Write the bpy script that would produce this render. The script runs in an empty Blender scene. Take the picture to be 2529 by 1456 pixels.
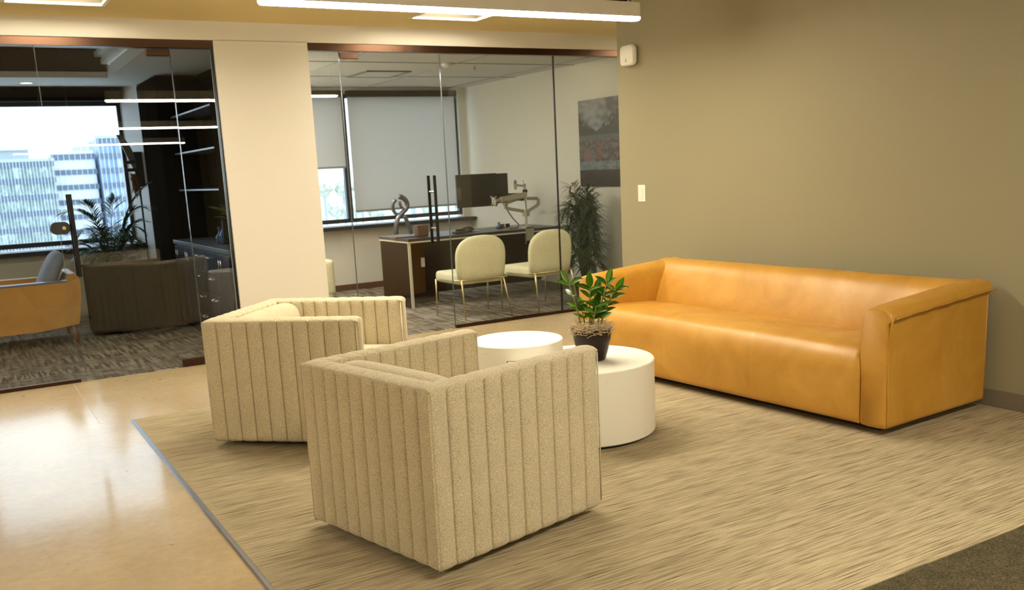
import bpy, bmesh, math, random
from mathutils import Vector, Matrix, noise
random.seed(7)
S = bpy.context.scene
C = S.collection
PI = math.pi

# ------------------------------------------------------------------ camera
cam_d = bpy.data.cameras.new('camera')
cam = bpy.data.objects.new('camera', cam_d); C.objects.link(cam)
R_ = Vector((0.8581798640895042, -0.5110750766864403, -0.048265793904889734))
U_ = Vector((0.13972710803910995, 0.14207937344591176, 0.97994376722353))
F_ = Vector((0.4939672622252886, 0.8477120487707878, -0.1933406998499971))
m = Matrix.Identity(4)
for i in range(3):
    m[i][0] = R_[i]; m[i][1] = U_[i]; m[i][2] = -F_[i]
m[2][3] = 1.42
cam.matrix_world = m
cam_d.sensor_width = 36.0
cam_d.lens = 2308.97 / 2529 * 36
cam_d.shift_x = 0.0004
cam_d.shift_y = (868.86 - 728.0) / 2529
cam_d.clip_start = 0.05; cam_d.clip_end = 2000
cam_d.dof.use_dof = True
cam_d.dof.focus_distance = 3.5
cam_d.dof.aperture_fstop = 5.6
S.camera = cam

# ------------------------------------------------------------------ look / exposure
S.view_settings.view_transform = 'Standard'
S.view_settings.look = 'None'
S.view_settings.exposure = 1.63
S.view_settings.gamma = 1.0
S.view_settings.use_curve_mapping = False
S.cycles.use_denoising = True
S.cycles.max_bounces = 10
S.cycles.diffuse_bounces = 5
S.cycles.glossy_bounces = 5
S.cycles.transparent_max_bounces = 16
S.cycles.sample_clamp_indirect = 6.0
S.cycles.caustics_reflective = False
S.cycles.caustics_refractive = False

WARM = (1.0, 0.885, 0.67)
E_PEND, E_TROF, E_SKY = 38.0, 25.0, 1.3

# ------------------------------------------------------------------ sky
w = bpy.data.worlds.new('sky'); S.world = w; w.use_nodes = True
bg = w.node_tree.nodes['Background']
bg.inputs[0].default_value = (0.70, 0.84, 1.0, 1); bg.inputs[1].default_value = E_SKY

# ------------------------------------------------------------------ materials
def mat(name, col, rough=0.6, metal=0.0, spec=0.5, coat=0.0, sheen=0.0, emit=None, es=0.0, trans=0.0):
    M = bpy.data.materials.new(name); M.use_nodes = True
    b = M.node_tree.nodes['Principled BSDF']
    b.inputs['Base Color'].default_value = (*col, 1)
    b.inputs['Roughness'].default_value = rough
    b.inputs['Metallic'].default_value = metal
    b.inputs['Specular IOR Level'].default_value = spec
    b.inputs['Coat Weight'].default_value = coat
    b.inputs['Sheen Weight'].default_value = sheen
    b.inputs['Transmission Weight'].default_value = trans
    if emit:
        b.inputs['Emission Color'].default_value = (*emit, 1)
        b.inputs['Emission Strength'].default_value = es
    return M
def N(M, t, **kw):
    n = M.node_tree.nodes.new(t)
    for k, v in kw.items():
        if k.startswith('i_'):
            k = k[2:]; n.inputs[int(k) if k.isdigit() else k.replace('_', ' ')].default_value = v
        else: setattr(n, k, v)
    return n
def L(M, a, b): M.node_tree.links.new(a, b)
def BS(M): return M.node_tree.nodes['Principled BSDF']
def ramp(M, src, stops, interp='LINEAR'):
    r = N(M, 'ShaderNodeValToRGB'); r.color_ramp.interpolation = interp
    e = r.color_ramp.elements
    while len(e) > 1: e.remove(e[-1])
    e[0].position = stops[0][0]; e[0].color = (*stops[0][1], 1)
    for p, c in stops[1:]:
        q = e.new(p); q.color = (*c, 1)
    L(M, src, r.inputs[0]); return r
def mapped(M, scale=(1, 1, 1), rot=(0, 0, 0), coord='Object'):
    tc = N(M, 'ShaderNodeTexCoord'); mp = N(M, 'ShaderNodeMapping')
    mp.inputs['Scale'].default_value = scale; mp.inputs['Rotation'].default_value = rot
    L(M, tc.outputs[coord], mp.inputs[0]); return mp.outputs[0]
def noise_t(M, vec, scale, detail=4, rough=0.5, dist=0.0):
    n = N(M, 'ShaderNodeTexNoise', i_Scale=scale, i_Detail=detail, i_Roughness=rough, i_Distortion=dist)
    L(M, vec, n.inputs['Vector']); return n
def bump(M, h, strength=0.2, dist=0.002):
    b = N(M, 'ShaderNodeBump'); b.inputs['Strength'].default_value = strength; b.inputs['Distance'].default_value = dist
    L(M, h, b.inputs['Height']); L(M, b.outputs[0], BS(M).inputs['Normal']); return b
def mixc(M, f, a, b, mode='MIX', fac=None):
    x = N(M, 'ShaderNodeMix', data_type='RGBA', blend_type=mode)
    if f is not None: L(M, f, x.inputs[0])
    else: x.inputs[0].default_value = fac
    for s, i in ((a, 6), (b, 7)):
        if isinstance(s, tuple): x.inputs[i].default_value = (*s, 1)
        else: L(M, s, x.inputs[i])
    return x.outputs[2]
def col(M, out): L(M, out, BS(M).inputs['Base Color'])

def paint(name, c, rough=0.7):
    M = mat(name, c, rough, spec=0.3)
    n = noise_t(M, mapped(M), 180, 3); bump(M, n.outputs[0], 0.06, 0.001); return M
m_cream = paint('cream_wall_paint', (0.62, 0.59, 0.52))
m_soffit = paint('soffit_paint', (0.68, 0.565, 0.29))
m_taupe = paint('taupe_wall_paint', (0.305, 0.272, 0.170), 0.6)
m_upper = paint('upper_ceiling_paint', (0.45, 0.42, 0.36))
m_rear = paint('rear_wall_paint', (0.06, 0.05, 0.04))
m_left = paint('left_wall_paint', (0.60, 0.54, 0.42))
m_office_w = paint('office_wall_paint', (0.70, 0.68, 0.60))
m_office_c = paint('office_ceiling_paint', (0.66, 0.65, 0.61))
m_darkwall = mat('charcoal_matt', (0.010, 0.009, 0.008), 1.0, spec=0.0)
m_traybrown = paint('tray_brown_paint', (0.05, 0.036, 0.02))  # brown of the tray faces, darker than the ceiling around them
m_white_p = mat('white_plastic', (0.80, 0.77, 0.68), 0.35)
m_black_p = mat('black_plastic', (0.012, 0.011, 0.010), 0.4)
m_bronze = mat('dark_bronze_metal', (0.055, 0.028, 0.016), 0.3, 0.9)
m_blackmetal = mat('black_metal', (0.016, 0.013, 0.012), 0.35, 0.6)
m_frame = mat('window_frame_metal', (0.028, 0.030, 0.042), 0.3, 0.5)
m_silver = mat('champagne_silver', (0.50, 0.46, 0.36), 0.35, 0.7)
m_chrome = mat('chrome', (0.75, 0.75, 0.75), 0.12, 1.0)
m_brass = mat('pale_brass', (0.62, 0.50, 0.26), 0.3, 0.9)
m_baseb = mat('rubber_baseboard', (0.19, 0.155, 0.115), 0.5)
m_darkbase = mat('dark_base', (0.010, 0.009, 0.008), 0.7)
m_alu = mat('steel_strip', (0.45, 0.48, 0.58), 0.3, 1.0)

# polished concrete
m_conc = mat('polished_concrete', (0.5, 0.38, 0.24), 0.2, spec=0.5, coat=0.12)
BS(m_conc).inputs['Coat Roughness'].default_value = 0.08
v = mapped(m_conc)
n1 = noise_t(m_conc, v, 1.3, 6, 0.6, 0.4); n2 = noise_t(m_conc, v, 22, 5, 0.65)
r1 = ramp(m_conc, n1.outputs[0], [(0.3, (0.46, 0.345, 0.20)), (0.52, (0.53, 0.41, 0.245)), (0.75, (0.60, 0.475, 0.295))])
c1 = mixc(m_conc, None, r1.outputs[0], n2.outputs[0], 'OVERLAY', 0.18)
vo = N(m_conc, 'ShaderNodeTexVoronoi', i_Scale=4.3); L(m_conc, mapped(m_conc, (1, 1.6, 1)), vo.inputs['Vector'])
rs = ramp(m_conc, vo.outputs['Distance'], [(0.0, (1, 1, 1)), (0.045, (1, 1, 1)), (0.065, (0, 0, 0))])
nm = noise_t(m_conc, v, 2.2, 2); rg = ramp(m_conc, nm.outputs[0], [(0.42, (0, 0, 0)), (0.5, (1, 1, 1))])
mm = mixc(m_conc, None, rs.outputs[0], rg.outputs[0], 'MULTIPLY', 1.0)
c2 = mixc(m_conc, mm, c1, (0.26, 0.15, 0.07)); col(m_conc, c2)
rr = ramp(m_conc, n2.outputs[0], [(0.3, (0.10,) * 3), (0.7, (0.17,) * 3)])
L(m_conc, rr.outputs[0], BS(m_conc).inputs['Roughness'])
bump(m_conc, n1.outputs[0], 0.12, 0.012)

# striped woven carpet: streaks run along X
m_rug = mat('striped_carpet', (0.3, 0.25, 0.15), 0.95, spec=0.1)
v = mapped(m_rug, (2.0, 120, 1)); s1 = noise_t(m_rug, v, 1.0, 2, 0.5)
v2 = mapped(m_rug, (7.0, 260, 1)); s2 = noise_t(m_rug, v2, 1.0, 2, 0.6)
big = noise_t(m_rug, mapped(m_rug, (1.0, 14, 1)), 1.0, 3, 0.6)
wv = N(m_rug, 'ShaderNodeTexWave', wave_type='BANDS', i_Scale=1.0, i_Distortion=2.0, i_Detail=1.0)
wv.inputs['Detail Scale'].default_value = 3.0
L(m_rug, mapped(m_rug, (110, 110, 1), (0, 0, -0.25)), wv.inputs['Vector'])
fine = noise_t(m_rug, mapped(m_rug, (300, 300, 1), (0, 0, 0.7)), 1.0, 2)
ra = ramp(m_rug, s1.outputs[0], [(0.30, (0.30, 0.245, 0.155)), (0.42, (0.41, 0.34, 0.215)), (0.52, (0.48, 0.40, 0.26)), (0.75, (0.54, 0.455, 0.30))])
rb = ramp(m_rug, s2.outputs[0], [(0.34, (0.55,) * 3), (0.48, (0.97,) * 3), (0.7, (1.08,) * 3)])
c1 = mixc(m_rug, None, ra.outputs[0], rb.outputs[0], 'MULTIPLY', 0.75)
rbg = ramp(m_rug, big.outputs[0], [(0.3, (0.93,) * 3), (0.7, (1.04,) * 3)])
c1 = mixc(m_rug, None, c1, rbg.outputs[0], 'MULTIPLY', 0.9)
dsh = noise_t(m_rug, mapped(m_rug, (4.5, 210, 1)), 1.0, 1, 0.5)
rd = ramp(m_rug, dsh.outputs[0], [(0.56, (1.0,) * 3), (0.63, (0.42, 0.40, 0.37))])
c1 = mixc(m_rug, None, c1, rd.outputs[0], 'MULTIPLY', 0.85)
rw = ramp(m_rug, wv.outputs[1] if len(wv.outputs) > 1 else wv.outputs[0], [(0.0, (0.78,) * 3), (0.6, (1.08,) * 3)])
c1 = mixc(m_rug, None, c1, rw.outputs[0], 'MULTIPLY', 0.6)
rc = ramp(m_rug, fine.outputs[0], [(0.3, (0.68,) * 3), (0.7, (1.22,) * 3)])
c2 = mixc(m_rug, None, c1, rc.outputs[0], 'MULTIPLY', 0.7); col(m_rug, c2)
bump(m_rug, fine.outputs[0], 0.5, 0.003)
m_dcarp = mat('dark_carpet', (0.1, 0.09, 0.06), 0.95, spec=0.1)
v = mapped(m_dcarp); a_ = noise_t(m_dcarp, v, 160, 3, 0.7); b_ = noise_t(m_dcarp, v, 14, 3)
ra = ramp(m_dcarp, a_.outputs[0], [(0.35, (0.035, 0.030, 0.018)), (0.55, (0.095, 0.080, 0.045)), (0.75, (0.16, 0.13, 0.075))])
rb = ramp(m_dcarp, b_.outputs[0], [(0.35, (0.75,) * 3), (0.65, (1.1,) * 3)])
col(m_dcarp, mixc(m_dcarp, None, ra.outputs[0], rb.outputs[0], 'MULTIPLY', 0.8)); bump(m_dcarp, a_.outputs[0], 0.5, 0.004)

# office carpet planks: streaky brown / grey
m_ocarp = mat('office_plank_carpet', (0.1, 0.1, 0.1), 0.95, spec=0.1)
v = mapped(m_ocarp)
br = N(m_ocarp, 'ShaderNodeTexBrick', i_Scale=1.0, i_Mortar_Size=0.0, i_Brick_Width=1.0, i_Row_Height=0.25)
br.inputs['Color1'].default_value = (0, 0, 0, 1); br.inputs['Color2'].default_value = (1, 1, 1, 1)
L(m_ocarp, v, br.inputs['Vector'])
sa = noise_t(m_ocarp, mapped(m_ocarp, (30, 2.2, 1)), 1.0, 3, 0.6); sb = noise_t(m_ocarp, mapped(m_ocarp, (5, 60, 1)), 1.0, 3, 0.7)
mx = mixc(m_ocarp, br.outputs[0], sa.outputs[0], sb.outputs[0])
ra = ramp(m_ocarp, mx, [(0.42, (0.075, 0.062, 0.045)), (0.49, (0.13, 0.11, 0.085)), (0.53, (0.28, 0.25, 0.21)), (0.7, (0.40, 0.36, 0.31))])
col(m_ocarp, ra.outputs[0])

# heathered wool
def fabric(name, lo, mid, hi, sc=330):
    M = mat(name, mid, 0.9, spec=0.15, sheen=0.25)
    v = mapped(M); a = noise_t(M, v, sc, 3, 0.7); b = noise_t(M, v, 9, 3)
    r = ramp(M, a.outputs[0], [(0.36, lo), (0.5, mid), (0.64, hi)])
    rb = ramp(M, b.outputs[0], [(0.3, (0.93,) * 3), (0.7, (1.05,) * 3)])
    col(M, mixc(M, None, r.outputs[0], rb.outputs[0], 'MULTIPLY', 0.8)); bump(M, a.outputs[0], 0.35, 0.002)
    return M
m_wool = fabric('heather_oatmeal_wool', (0.32, 0.265, 0.165), (0.585, 0.505, 0.335), (0.79, 0.71, 0.52))
m_seam = mat('seam_thread', (0.16, 0.125, 0.07), 0.9)
m_boucle = fabric('cream_boucle', (0.60, 0.56, 0.36), (0.76, 0.72, 0.48), (0.85, 0.81, 0.58), 220)
m_pillow = fabric('grey_blue_pillow', (0.18, 0.20, 0.27), (0.26, 0.29, 0.38), (0.36, 0.39, 0.48), 300)

def leather(name, c0, c1, c2, rough=0.42):
    M = mat(name, c1, rough, spec=0.6, coat=0.12)
    BS(M).inputs['Coat Roughness'].default_value = 0.4
    v = mapped(M); a = noise_t(M, v, 3.2, 6, 0.62, 0.6); g = noise_t(M, v, 260, 3, 0.6)
    r = ramp(M, a.outputs[0], [(0.3, c0), (0.5, c1), (0.72, c2)])
    s = noise_t(M, mapped(M, (3, 3, 24), (0.5, 0.3, 0.9)), 1.6, 5, 0.7, 1.5)
    rs = ramp(M, s.outputs[0], [(0.64, (0, 0, 0)), (0.70, (0.35,) * 3), (0.74, (0, 0, 0))])
    col(M, mixc(M, rs.outputs[0], r.outputs[0], tuple(min(1, x * 1.25) for x in c2)))
    rr = ramp(M, a.outputs[0], [(0.3, (rough + 0.1,) * 3), (0.7, (rough - 0.06,) * 3)])
    L(M, rr.outputs[0], BS(M).inputs['Roughness'])
    bump(M, g.outputs[0], 0.12, 0.001); return M
m_leather = leather('camel_leather', (0.45, 0.215, 0.018), (0.52, 0.262, 0.030), (0.59, 0.315, 0.052))
m_tan = leather('tan_leather', (0.46, 0.22, 0.03), (0.55, 0.27, 0.045), (0.60, 0.31, 0.06))
m_brownbox = mat('brown_leatherette', (0.13, 0.055, 0.025), 0.4)

# travertine-like white
m_stone = mat('white_cast_stone', (0.88, 0.85, 0.76), 0.55, spec=0.35)
v = mapped(m_stone, (1, 1, 1.8)); vo = N(m_stone, 'ShaderNodeTexVoronoi', i_Scale=26.0); L(m_stone, v, vo.inputs['Vector'])
rs = ramp(m_stone, vo.outputs['Distance'], [(0.0, (1, 1, 1)), (0.07, (1, 1, 1)), (0.13, (0, 0, 0))])
nm = noise_t(m_stone, v, 7, 3); rg = ramp(m_stone, nm.outputs[0], [(0.52, (0, 0, 0)), (0.62, (1, 1, 1))])
tc = N(m_stone, 'ShaderNodeTexCoord'); sx = N(m_stone, 'ShaderNodeSeparateXYZ'); L(m_stone, tc.outputs['Normal'], sx.inputs[0])
side = ramp(m_stone, sx.outputs[2], [(0.4, (1, 1, 1)), (0.6, (0, 0, 0))])
pit = mixc(m_stone, None, mixc(m_stone, None, rs.outputs[0], rg.outputs[0], 'MULTIPLY', 1.0), side.outputs[0], 'MULTIPLY', 1.0)
col(m_stone, mixc(m_stone, pit, (0.88, 0.85, 0.76), (0.60, 0.52, 0.38)))
inv = N(m_stone, 'ShaderNodeInvert'); L(m_stone, pit, inv.inputs[1]); bump(m_stone, inv.outputs[0], 0.6, 0.004)

m_pot = mat('dark_brown_glaze', (0.016, 0.007, 0.004), 0.34, spec=0.3)
m_moss = mat('dried_moss', (0.62, 0.50, 0.32), 0.9)
m_soil = mat('soil', (0.05, 0.035, 0.02), 0.9)
def leafmat(name, a, b, rough=0.3):
    M = mat(name, a, rough, spec=0.6)
    n = noise_t(M, mapped(M), 25, 3); oi = N(M, 'ShaderNodeObjectInfo')
    r = ramp(M, n.outputs[0], [(0.3, a), (0.7, b)])
    hs = N(M, 'ShaderNodeHueSaturation'); L(M, r.outputs[0], hs.inputs['Color'])
    mr = N(M, 'ShaderNodeMapRange'); L(M, oi.outputs['Random'], mr.inputs[0]); mr.inputs[3].default_value = 0.7; mr.inputs[4].default_value = 1.3
    L(M, mr.outputs[0], hs.inputs['Value']); col(M, hs.outputs[0]); return M
m_zz = leafmat('glossy_leaf_green', (0.085, 0.21, 0.02), (0.20, 0.37, 0.04), 0.2)
m_stem = mat('plant_stem', (0.20, 0.22, 0.06), 0.5)
m_palm = leafmat('palm_green', (0.012, 0.026, 0.004), (0.035, 0.060, 0.008), 0.6)
m_palm2 = leafmat('palm_blue_green', (0.010, 0.05, 0.014), (0.03, 0.11, 0.025), 0.45)
m_yleaf = leafmat('yellow_green_leaf', (0.13, 0.19, 0.02), (0.30, 0.34, 0.06), 0.3)

m_wood_dk = mat('dark_walnut', (0.03, 0.016, 0.010), 0.5, spec=0.2)
n = noise_t(m_wood_dk, mapped(m_wood_dk, (3, 3, 40)), 1.5, 4, 0.6, 0.5)
col(m_wood_dk, ramp(m_wood_dk, n.outputs[0], [(0.3, (0.006, 0.003, 0.002)), (0.7, (0.018, 0.008, 0.005))]).outputs[0])
m_wood_top = mat('black_desk_top', (0.022, 0.022, 0.026), 0.3)
m_edge = mat('white_edge_band', (0.62, 0.58, 0.46), 0.5)
m_navy = mat('navy_lacquer', (0.008, 0.012, 0.030), 0.35)
m_quartz = mat('grey_quartz', (0.16, 0.18, 0.24), 0.3)
m_sculpt = mat('pewter', (0.16, 0.16, 0.19), 0.3, 0.8)
m_legwood = mat('reddish_wood', (0.18, 0.06, 0.025), 0.4)
m_fur = mat('brown_hide', (0.16, 0.09, 0.04), 0.9)
m_paper = mat('white_paint_metal', (0.90, 0.88, 0.80), 0.35)

# fresnel glass sheet: clear straight-through plus mirror reflection
def glass(name, tint, f0=0.05, k=0.9):
    M = bpy.data.materials.new(name); M.use_nodes = True
    nt = M.node_tree; nt.nodes.clear()
    o = N(M, 'ShaderNodeOutputMaterial'); mx = N(M, 'ShaderNodeMixShader')
    t = N(M, 'ShaderNodeBsdfTransparent'); t.inputs[0].default_value = (*tint, 1)
    g = N(M, 'ShaderNodeBsdfGlossy'); g.inputs['Roughness'].default_value = 0.0; g.inputs[0].default_value = (1, 1, 1, 1)
    lw = N(M, 'ShaderNodeLayerWeight'); lw.inputs[0].default_value = 0.5
    p = N(M, 'ShaderNodeMath', operation='POWER'); L(M, lw.outputs['Facing'], p.inputs[0]); p.inputs[1].default_value = 5.0
    ma = N(M, 'ShaderNodeMath', operation='MULTIPLY_ADD'); L(M, p.outputs[0], ma.inputs[0]); ma.inputs[1].default_value = k; ma.inputs[2].default_value = f0
    L(M, ma.outputs[0], mx.inputs[0]); L(M, t.outputs[0], mx.inputs[1]); L(M, g.outputs[0], mx.inputs[2]); L(M, mx.outputs[0], o.inputs[0])
    return M
m_glass = glass('partition_glass', (0.90, 0.91, 0.90), 0.042)
m_wglass = glass('window_glass', (0.92, 0.95, 0.95), 0.04)
m_gedge = mat('polished_glass_edge', (0.10, 0.12, 0.12), 0.12, spec=0.8)
m_shade = bpy.data.materials.new('roller_shade_fabric'); m_shade.use_nodes = True
b = BS(m_shade); b.inputs['Base Color'].default_value = (0.62, 0.61, 0.57, 1); b.inputs['Roughness'].default_value = 0.9
tr = N(m_shade, 'ShaderNodeBsdfTranslucent'); tr.inputs[0].default_value = (0.70, 0.65, 0.60, 1)
mx = N(m_shade, 'ShaderNodeMixShader'); mx.inputs[0].default_value = 0.6
L(m_shade, b.outputs[0], mx.inputs[1]); L(m_shade, tr.outputs[0], mx.inputs[2])
L(m_shade, mx.outputs[0], m_shade.node_tree.nodes['Material Output'].inputs[0])
def emis(name, c, s):
    return mat(name, (0.8, 0.8, 0.8), 0.5, emit=c, es=s)
m_lens = emis('pendant_lens', WARM, E_PEND); m_fill_lens = emis('pendant_lens_dimmed', WARM, E_PEND * 0.55)  # second lens serves only the added fill pendants
m_trof = emis('recessed_lens', WARM, E_TROF); m_trof2 = emis('recessed_lens_upper', WARM, 16.0)
m_baffle = mat('fixture_baffle', (0.045, 0.038, 0.026), 0.7, spec=0.1)
m_dl = emis('downlight_lens', (1, 0.9, 0.75), 2.0)

# ------------------------------------------------------------------ mesh helpers
def obj(name, bm, m, parent=None, smooth=False, loc=None, rotz=None, label=None, auto=None):
    me = bpy.data.meshes.new(name)
    if isinstance(bm, tuple): me.from_pydata(bm[0], [], bm[1])
    else:
        bm.normal_update(); bm.to_mesh(me); bm.free()
    o = bpy.data.objects.new(name, me); C.objects.link(o)
    me.materials.append(m)
    if smooth:
        me.polygons.foreach_set('use_smooth', [True] * len(me.polygons))
        if auto is not None:
            me.set_sharp_from_angle(angle=math.radians(auto))
    if parent: o.parent = parent
    if loc: o.location = loc
    if rotz: o.rotation_euler = (0, 0, rotz)
    if label: o['label'] = label
    return o
def tag(o, label, cat, group=None, kind=None):
    o['label'] = label; o['category'] = cat
    if group: o['group'] = group
    if kind: o['kind'] = kind
    return o
def thing(name, label, cat, loc=(0, 0, 0), rotz=0.0, group=None):
    o = bpy.data.objects.new(name, None); C.objects.link(o); o.empty_display_size = 0.1
    o.location = loc; o.rotation_euler = (0, 0, rotz); return tag(o, label, cat, group)
def struct(name, bm, m, parent=None, **kw):
    o = obj(name, bm, m, parent, **kw)
    if not parent: o['kind'] = 'structure'
    return o
def BM(): return bmesh.new()
def box(bm, x0, x1, y0, y1, z0, z1, bev=0.0, seg=2):
    r = bmesh.ops.create_cube(bm, size=1.0)
    vs = r['verts']
    for q in vs:
        q.co = Vector(((x0 + x1) / 2 + q.co.x * (x1 - x0), (y0 + y1) / 2 + q.co.y * (y1 - y0), (z0 + z1) / 2 + q.co.z * (z1 - z0)))
    if bev > 0:
        es = list({e for q in vs for e in q.link_edges})
        bmesh.ops.bevel(bm, geom=es, offset=bev, segments=seg, affect='EDGES', profile=0.6)
    return bm
def bx(x0, x1, y0, y1, z0, z1, bev=0.0, seg=2): return box(BM(), x0, x1, y0, y1, z0, z1, bev, seg)
def tube(bm, pts, r, n=8, caps=True):
    pts = [Vector(p) for p in pts]; rs = r if isinstance(r, (list, tuple)) else [r] * len(pts)
    rings = []
    up = None
    for i, p in enumerate(pts):
        a = pts[max(i - 1, 0)]; b = pts[min(i + 1, len(pts) - 1)]
        t = (b - a).normalized()
        if up is None:
            up = Vector((0, 0, 1)) if abs(t.z) < 0.9 else Vector((1, 0, 0))
        s = t.cross(up).normalized(); up2 = s.cross(t).normalized(); up = up2
        rings.append([bm.verts.new(p + (s * math.cos(k / n * 2 * PI) + up2 * math.sin(k / n * 2 * PI)) * rs[i]) for k in range(n)])
    for i in range(len(rings) - 1):
        for k in range(n):
            bm.faces.new((rings[i][k], rings[i][(k + 1) % n], rings[i + 1][(k + 1) % n], rings[i + 1][k]))
    if caps:
        bm.faces.new(rings[0][::-1]); bm.faces.new(rings[-1])
    return bm
def lathe(bm, prof, n=48, cx=0, cy=0):
    rings = []
    for r, z in prof:
        if r < 1e-6: rings.append([bm.verts.new((cx, cy, z))])
        else: rings.append([bm.verts.new((cx + r * math.cos(k / n * 2 * PI), cy + r * math.sin(k / n * 2 * PI), z)) for k in range(n)])
    for a, b in zip(rings, rings[1:]):
        for k in range(n):
            k2 = (k + 1) % n
            if len(a) == 1 and len(b) > 1: bm.faces.new((a[0], b[k2], b[k]))
            elif len(b) == 1 and len(a) > 1: bm.faces.new((a[k], a[k2], b[0]))
            elif len(a) > 1: bm.faces.new((a[k], a[k2], b[k2], b[k]))
    bmesh.ops.recalc_face_normals(bm, faces=bm.faces)
    return bm
def loft(bm, rings, closed=True, caps=True):
    vr = [[bm.verts.new(p) for p in r] for r in rings]
    n = len(vr[0])
    for a, b in zip(vr, vr[1:]):
        for k in range(n if closed else n - 1):
            k2 = (k + 1) % n
            bm.faces.new((a[k], a[k2], b[k2], b[k]))
    if caps:
        bm.faces.new(vr[0][::-1]); bm.faces.new(vr[-1])
    bmesh.ops.recalc_face_normals(bm, faces=bm.faces)
    return bm
def chaikin(pts, it=2, closed=True):
    for _ in range(it):
        out = []
        n = len(pts)
        for i in range(n if closed else n - 1):
            a = pts[i]; b = pts[(i + 1) % n]
            out.append(tuple(0.75 * p + 0.25 * q for p, q in zip(a, b)))
            out.append(tuple(0.25 * p + 0.75 * q for p, q in zip(a, b)))
        pts = out
    return pts
def rrect(x0, x1, y0, y1, r, n=5):
    o = []
    for cx, cy, a0 in ((x1 - r, y1 - r, 0), (x0 + r, y1 - r, 90), (x0 + r, y0 + r, 180), (x1 - r, y0 + r, 270)):
        for k in range(n + 1):
            a = math.radians(a0 + 90 * k / n); o.append((cx + r * math.cos(a), cy + r * math.sin(a)))
    return o

# ================================================================== SETTING
GY = 7.57          # glass line
WX = 4.77          # right lounge wall
OY = 11.15         # window wall
OX = 5.98          # right wall of right office
CZ = 2.47          # office ceilings
struct('floor', bx(-5, 9.5, -6, GY - 0.005, -0.12, 0.0), m_conc)
struct('trim_floor_joint', bx(0.605, 0.608, 6.1, GY - 0.06, 0.0, 0.0006), mat('joint_filler', (0.50, 0.40, 0.27), 0.4))
struct('floor_office', bx(-5, 9.5, GY - 0.005, OY + 0.2, -0.12, 0.003), m_ocarp)
struct('floor_carpet', bx(0.785, WX - 0.005, -6, 1.90, 0.0, 0.009), m_dcarp)
struct('wall_right', bx(WX, WX + 0.14, -6, 6.27, 0, 3.5), m_taupe)
struct('wall_corridor', bx(WX + 0.14, 9.5, 6.13, 6.27, 0, 3.5), m_taupe)
struct('baseboard_right', bx(WX - 0.012, WX, -6, 6.27, 0.0, 0.102, 0.003), m_baseb)
struct('wall_rear', bx(-5, WX + 0.14, -6.12, -6, 0, 3.5), m_rear)
struct('wall_left', bx(-5.12, -5, -6.12, OY + 0.2, 0, 3.5), m_left)
struct('ceiling_upper', bx(-5.1, 9.6, -6.1, 6.09, 3.4, 3.5), m_upper)
struct('wall_soffit', bx(-5, WX, 6.08, 6.16, 2.615, 3.5), m_soffit)
struct('wall_far_right', bx(9.5, 9.6, 6.1, OY + 0.2, 0, 3.5), m_rear)
# corridor ceiling with square openings for the recessed lights
TX = [(-2.39, -1.79), (0.47, 1.07), (3.33, 3.93), (6.19, 6.79)]
TY0, TY1 = 6.45, 7.05
bm = BM()
box(bm, -5, 9.5, 6.08, TY0, 2.615, 2.66); box(bm, -5, 9.5, TY1, GY + 0.05, 2.615, 2.66)
xs = [-5] + [q for t in TX for q in t] + [9.5]
for i in range(0, len(xs), 2): box(bm, xs[i], xs[i + 1], TY0, TY1, 2.615, 2.66)
struct('ceiling', bm, m_soffit)
# partition wall: band above the glass + column between the two glazed fronts
CX0, CX1 = 1.892, 2.632
bm = BM()
box(bm, -5, 9.5, 7.52, 7.66, 2.477, 2.66); box(bm, CX0, CX1, 7.52, 7.66, 0, 2.48)
struct('wall_front', bm, m_cream)
struct('wall_partition', bx(2.30, 2.44, 7.64, OY, 0, 2.6), m_office_w)
struct('wall_office_left', bx(-1.9, -1.78, 7.64, OY, 0, 2.6), m_office_w)
struct('wall_office_right', bx(OX, OX + 0.12, 7.64, OY + 0.2, 0, 2.6), m_office_w)
# office ceilings; tray recess in the left office
struct('ceiling_office', bx(2.37, OX + 0.05, 7.6, OY, CZ, CZ + 0.05), m_office_c)
bm = BM()
tx0, tx1, ty0, ty1 = -1.3, 1.50, 8.05, 10.15
box(bm, -1.85, 2.37, 7.6, ty0, CZ, CZ + 0.06); box(bm, -1.85, 2.37, ty1, OY, CZ, CZ + 0.06)
box(bm, -1.85, tx0, ty0, ty1, CZ, CZ + 0.06); box(bm, tx1, 2.37, ty0, ty1, CZ, CZ + 0.06)
tc_ = struct('ceiling_office_tray', bm, m_office_c)
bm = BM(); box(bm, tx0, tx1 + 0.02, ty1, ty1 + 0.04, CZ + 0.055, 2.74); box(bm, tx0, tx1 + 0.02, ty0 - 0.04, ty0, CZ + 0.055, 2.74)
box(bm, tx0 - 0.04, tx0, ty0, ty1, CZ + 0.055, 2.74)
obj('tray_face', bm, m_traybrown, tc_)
bm = BM()
for k in range(3):
    box(bm, tx1 - 0.05 * k, tx1 + 0.05, ty0, ty1 - 0.02, CZ + 0.06 + 0.065 * k, CZ + 0.06 + 0.065 * k + 0.045)
obj('tray_moulding', bm, m_office_c, tc_)
obj('tray_top', bx(tx0 - 0.05, tx1 + 0.06, ty0 - 0.05, ty1 + 0.05, 2.74, 2.78), m_office_c, tc_)

# window wall with its two openings
W1 = (-1.75, 1.745, 0.83, 2.335); W2 = (3.40, 5.87, 0.84, 2.40)
bm = BM()
for a, b in ((-5, W1[0]), (W1[1], W2[0]), (W2[1], 9.5)): box(bm, a, b, OY, OY + 0.2, 0, 2.8)
for wx0, wx1, wz0, wz1 in (W1, W2):
    box(bm, wx0, wx1, OY, OY + 0.2, 0, wz0 - 0.03); box(bm, wx0, wx1, OY, OY + 0.2, wz1, 2.8)
struct('wall_window', bm, m_office_w)

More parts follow.
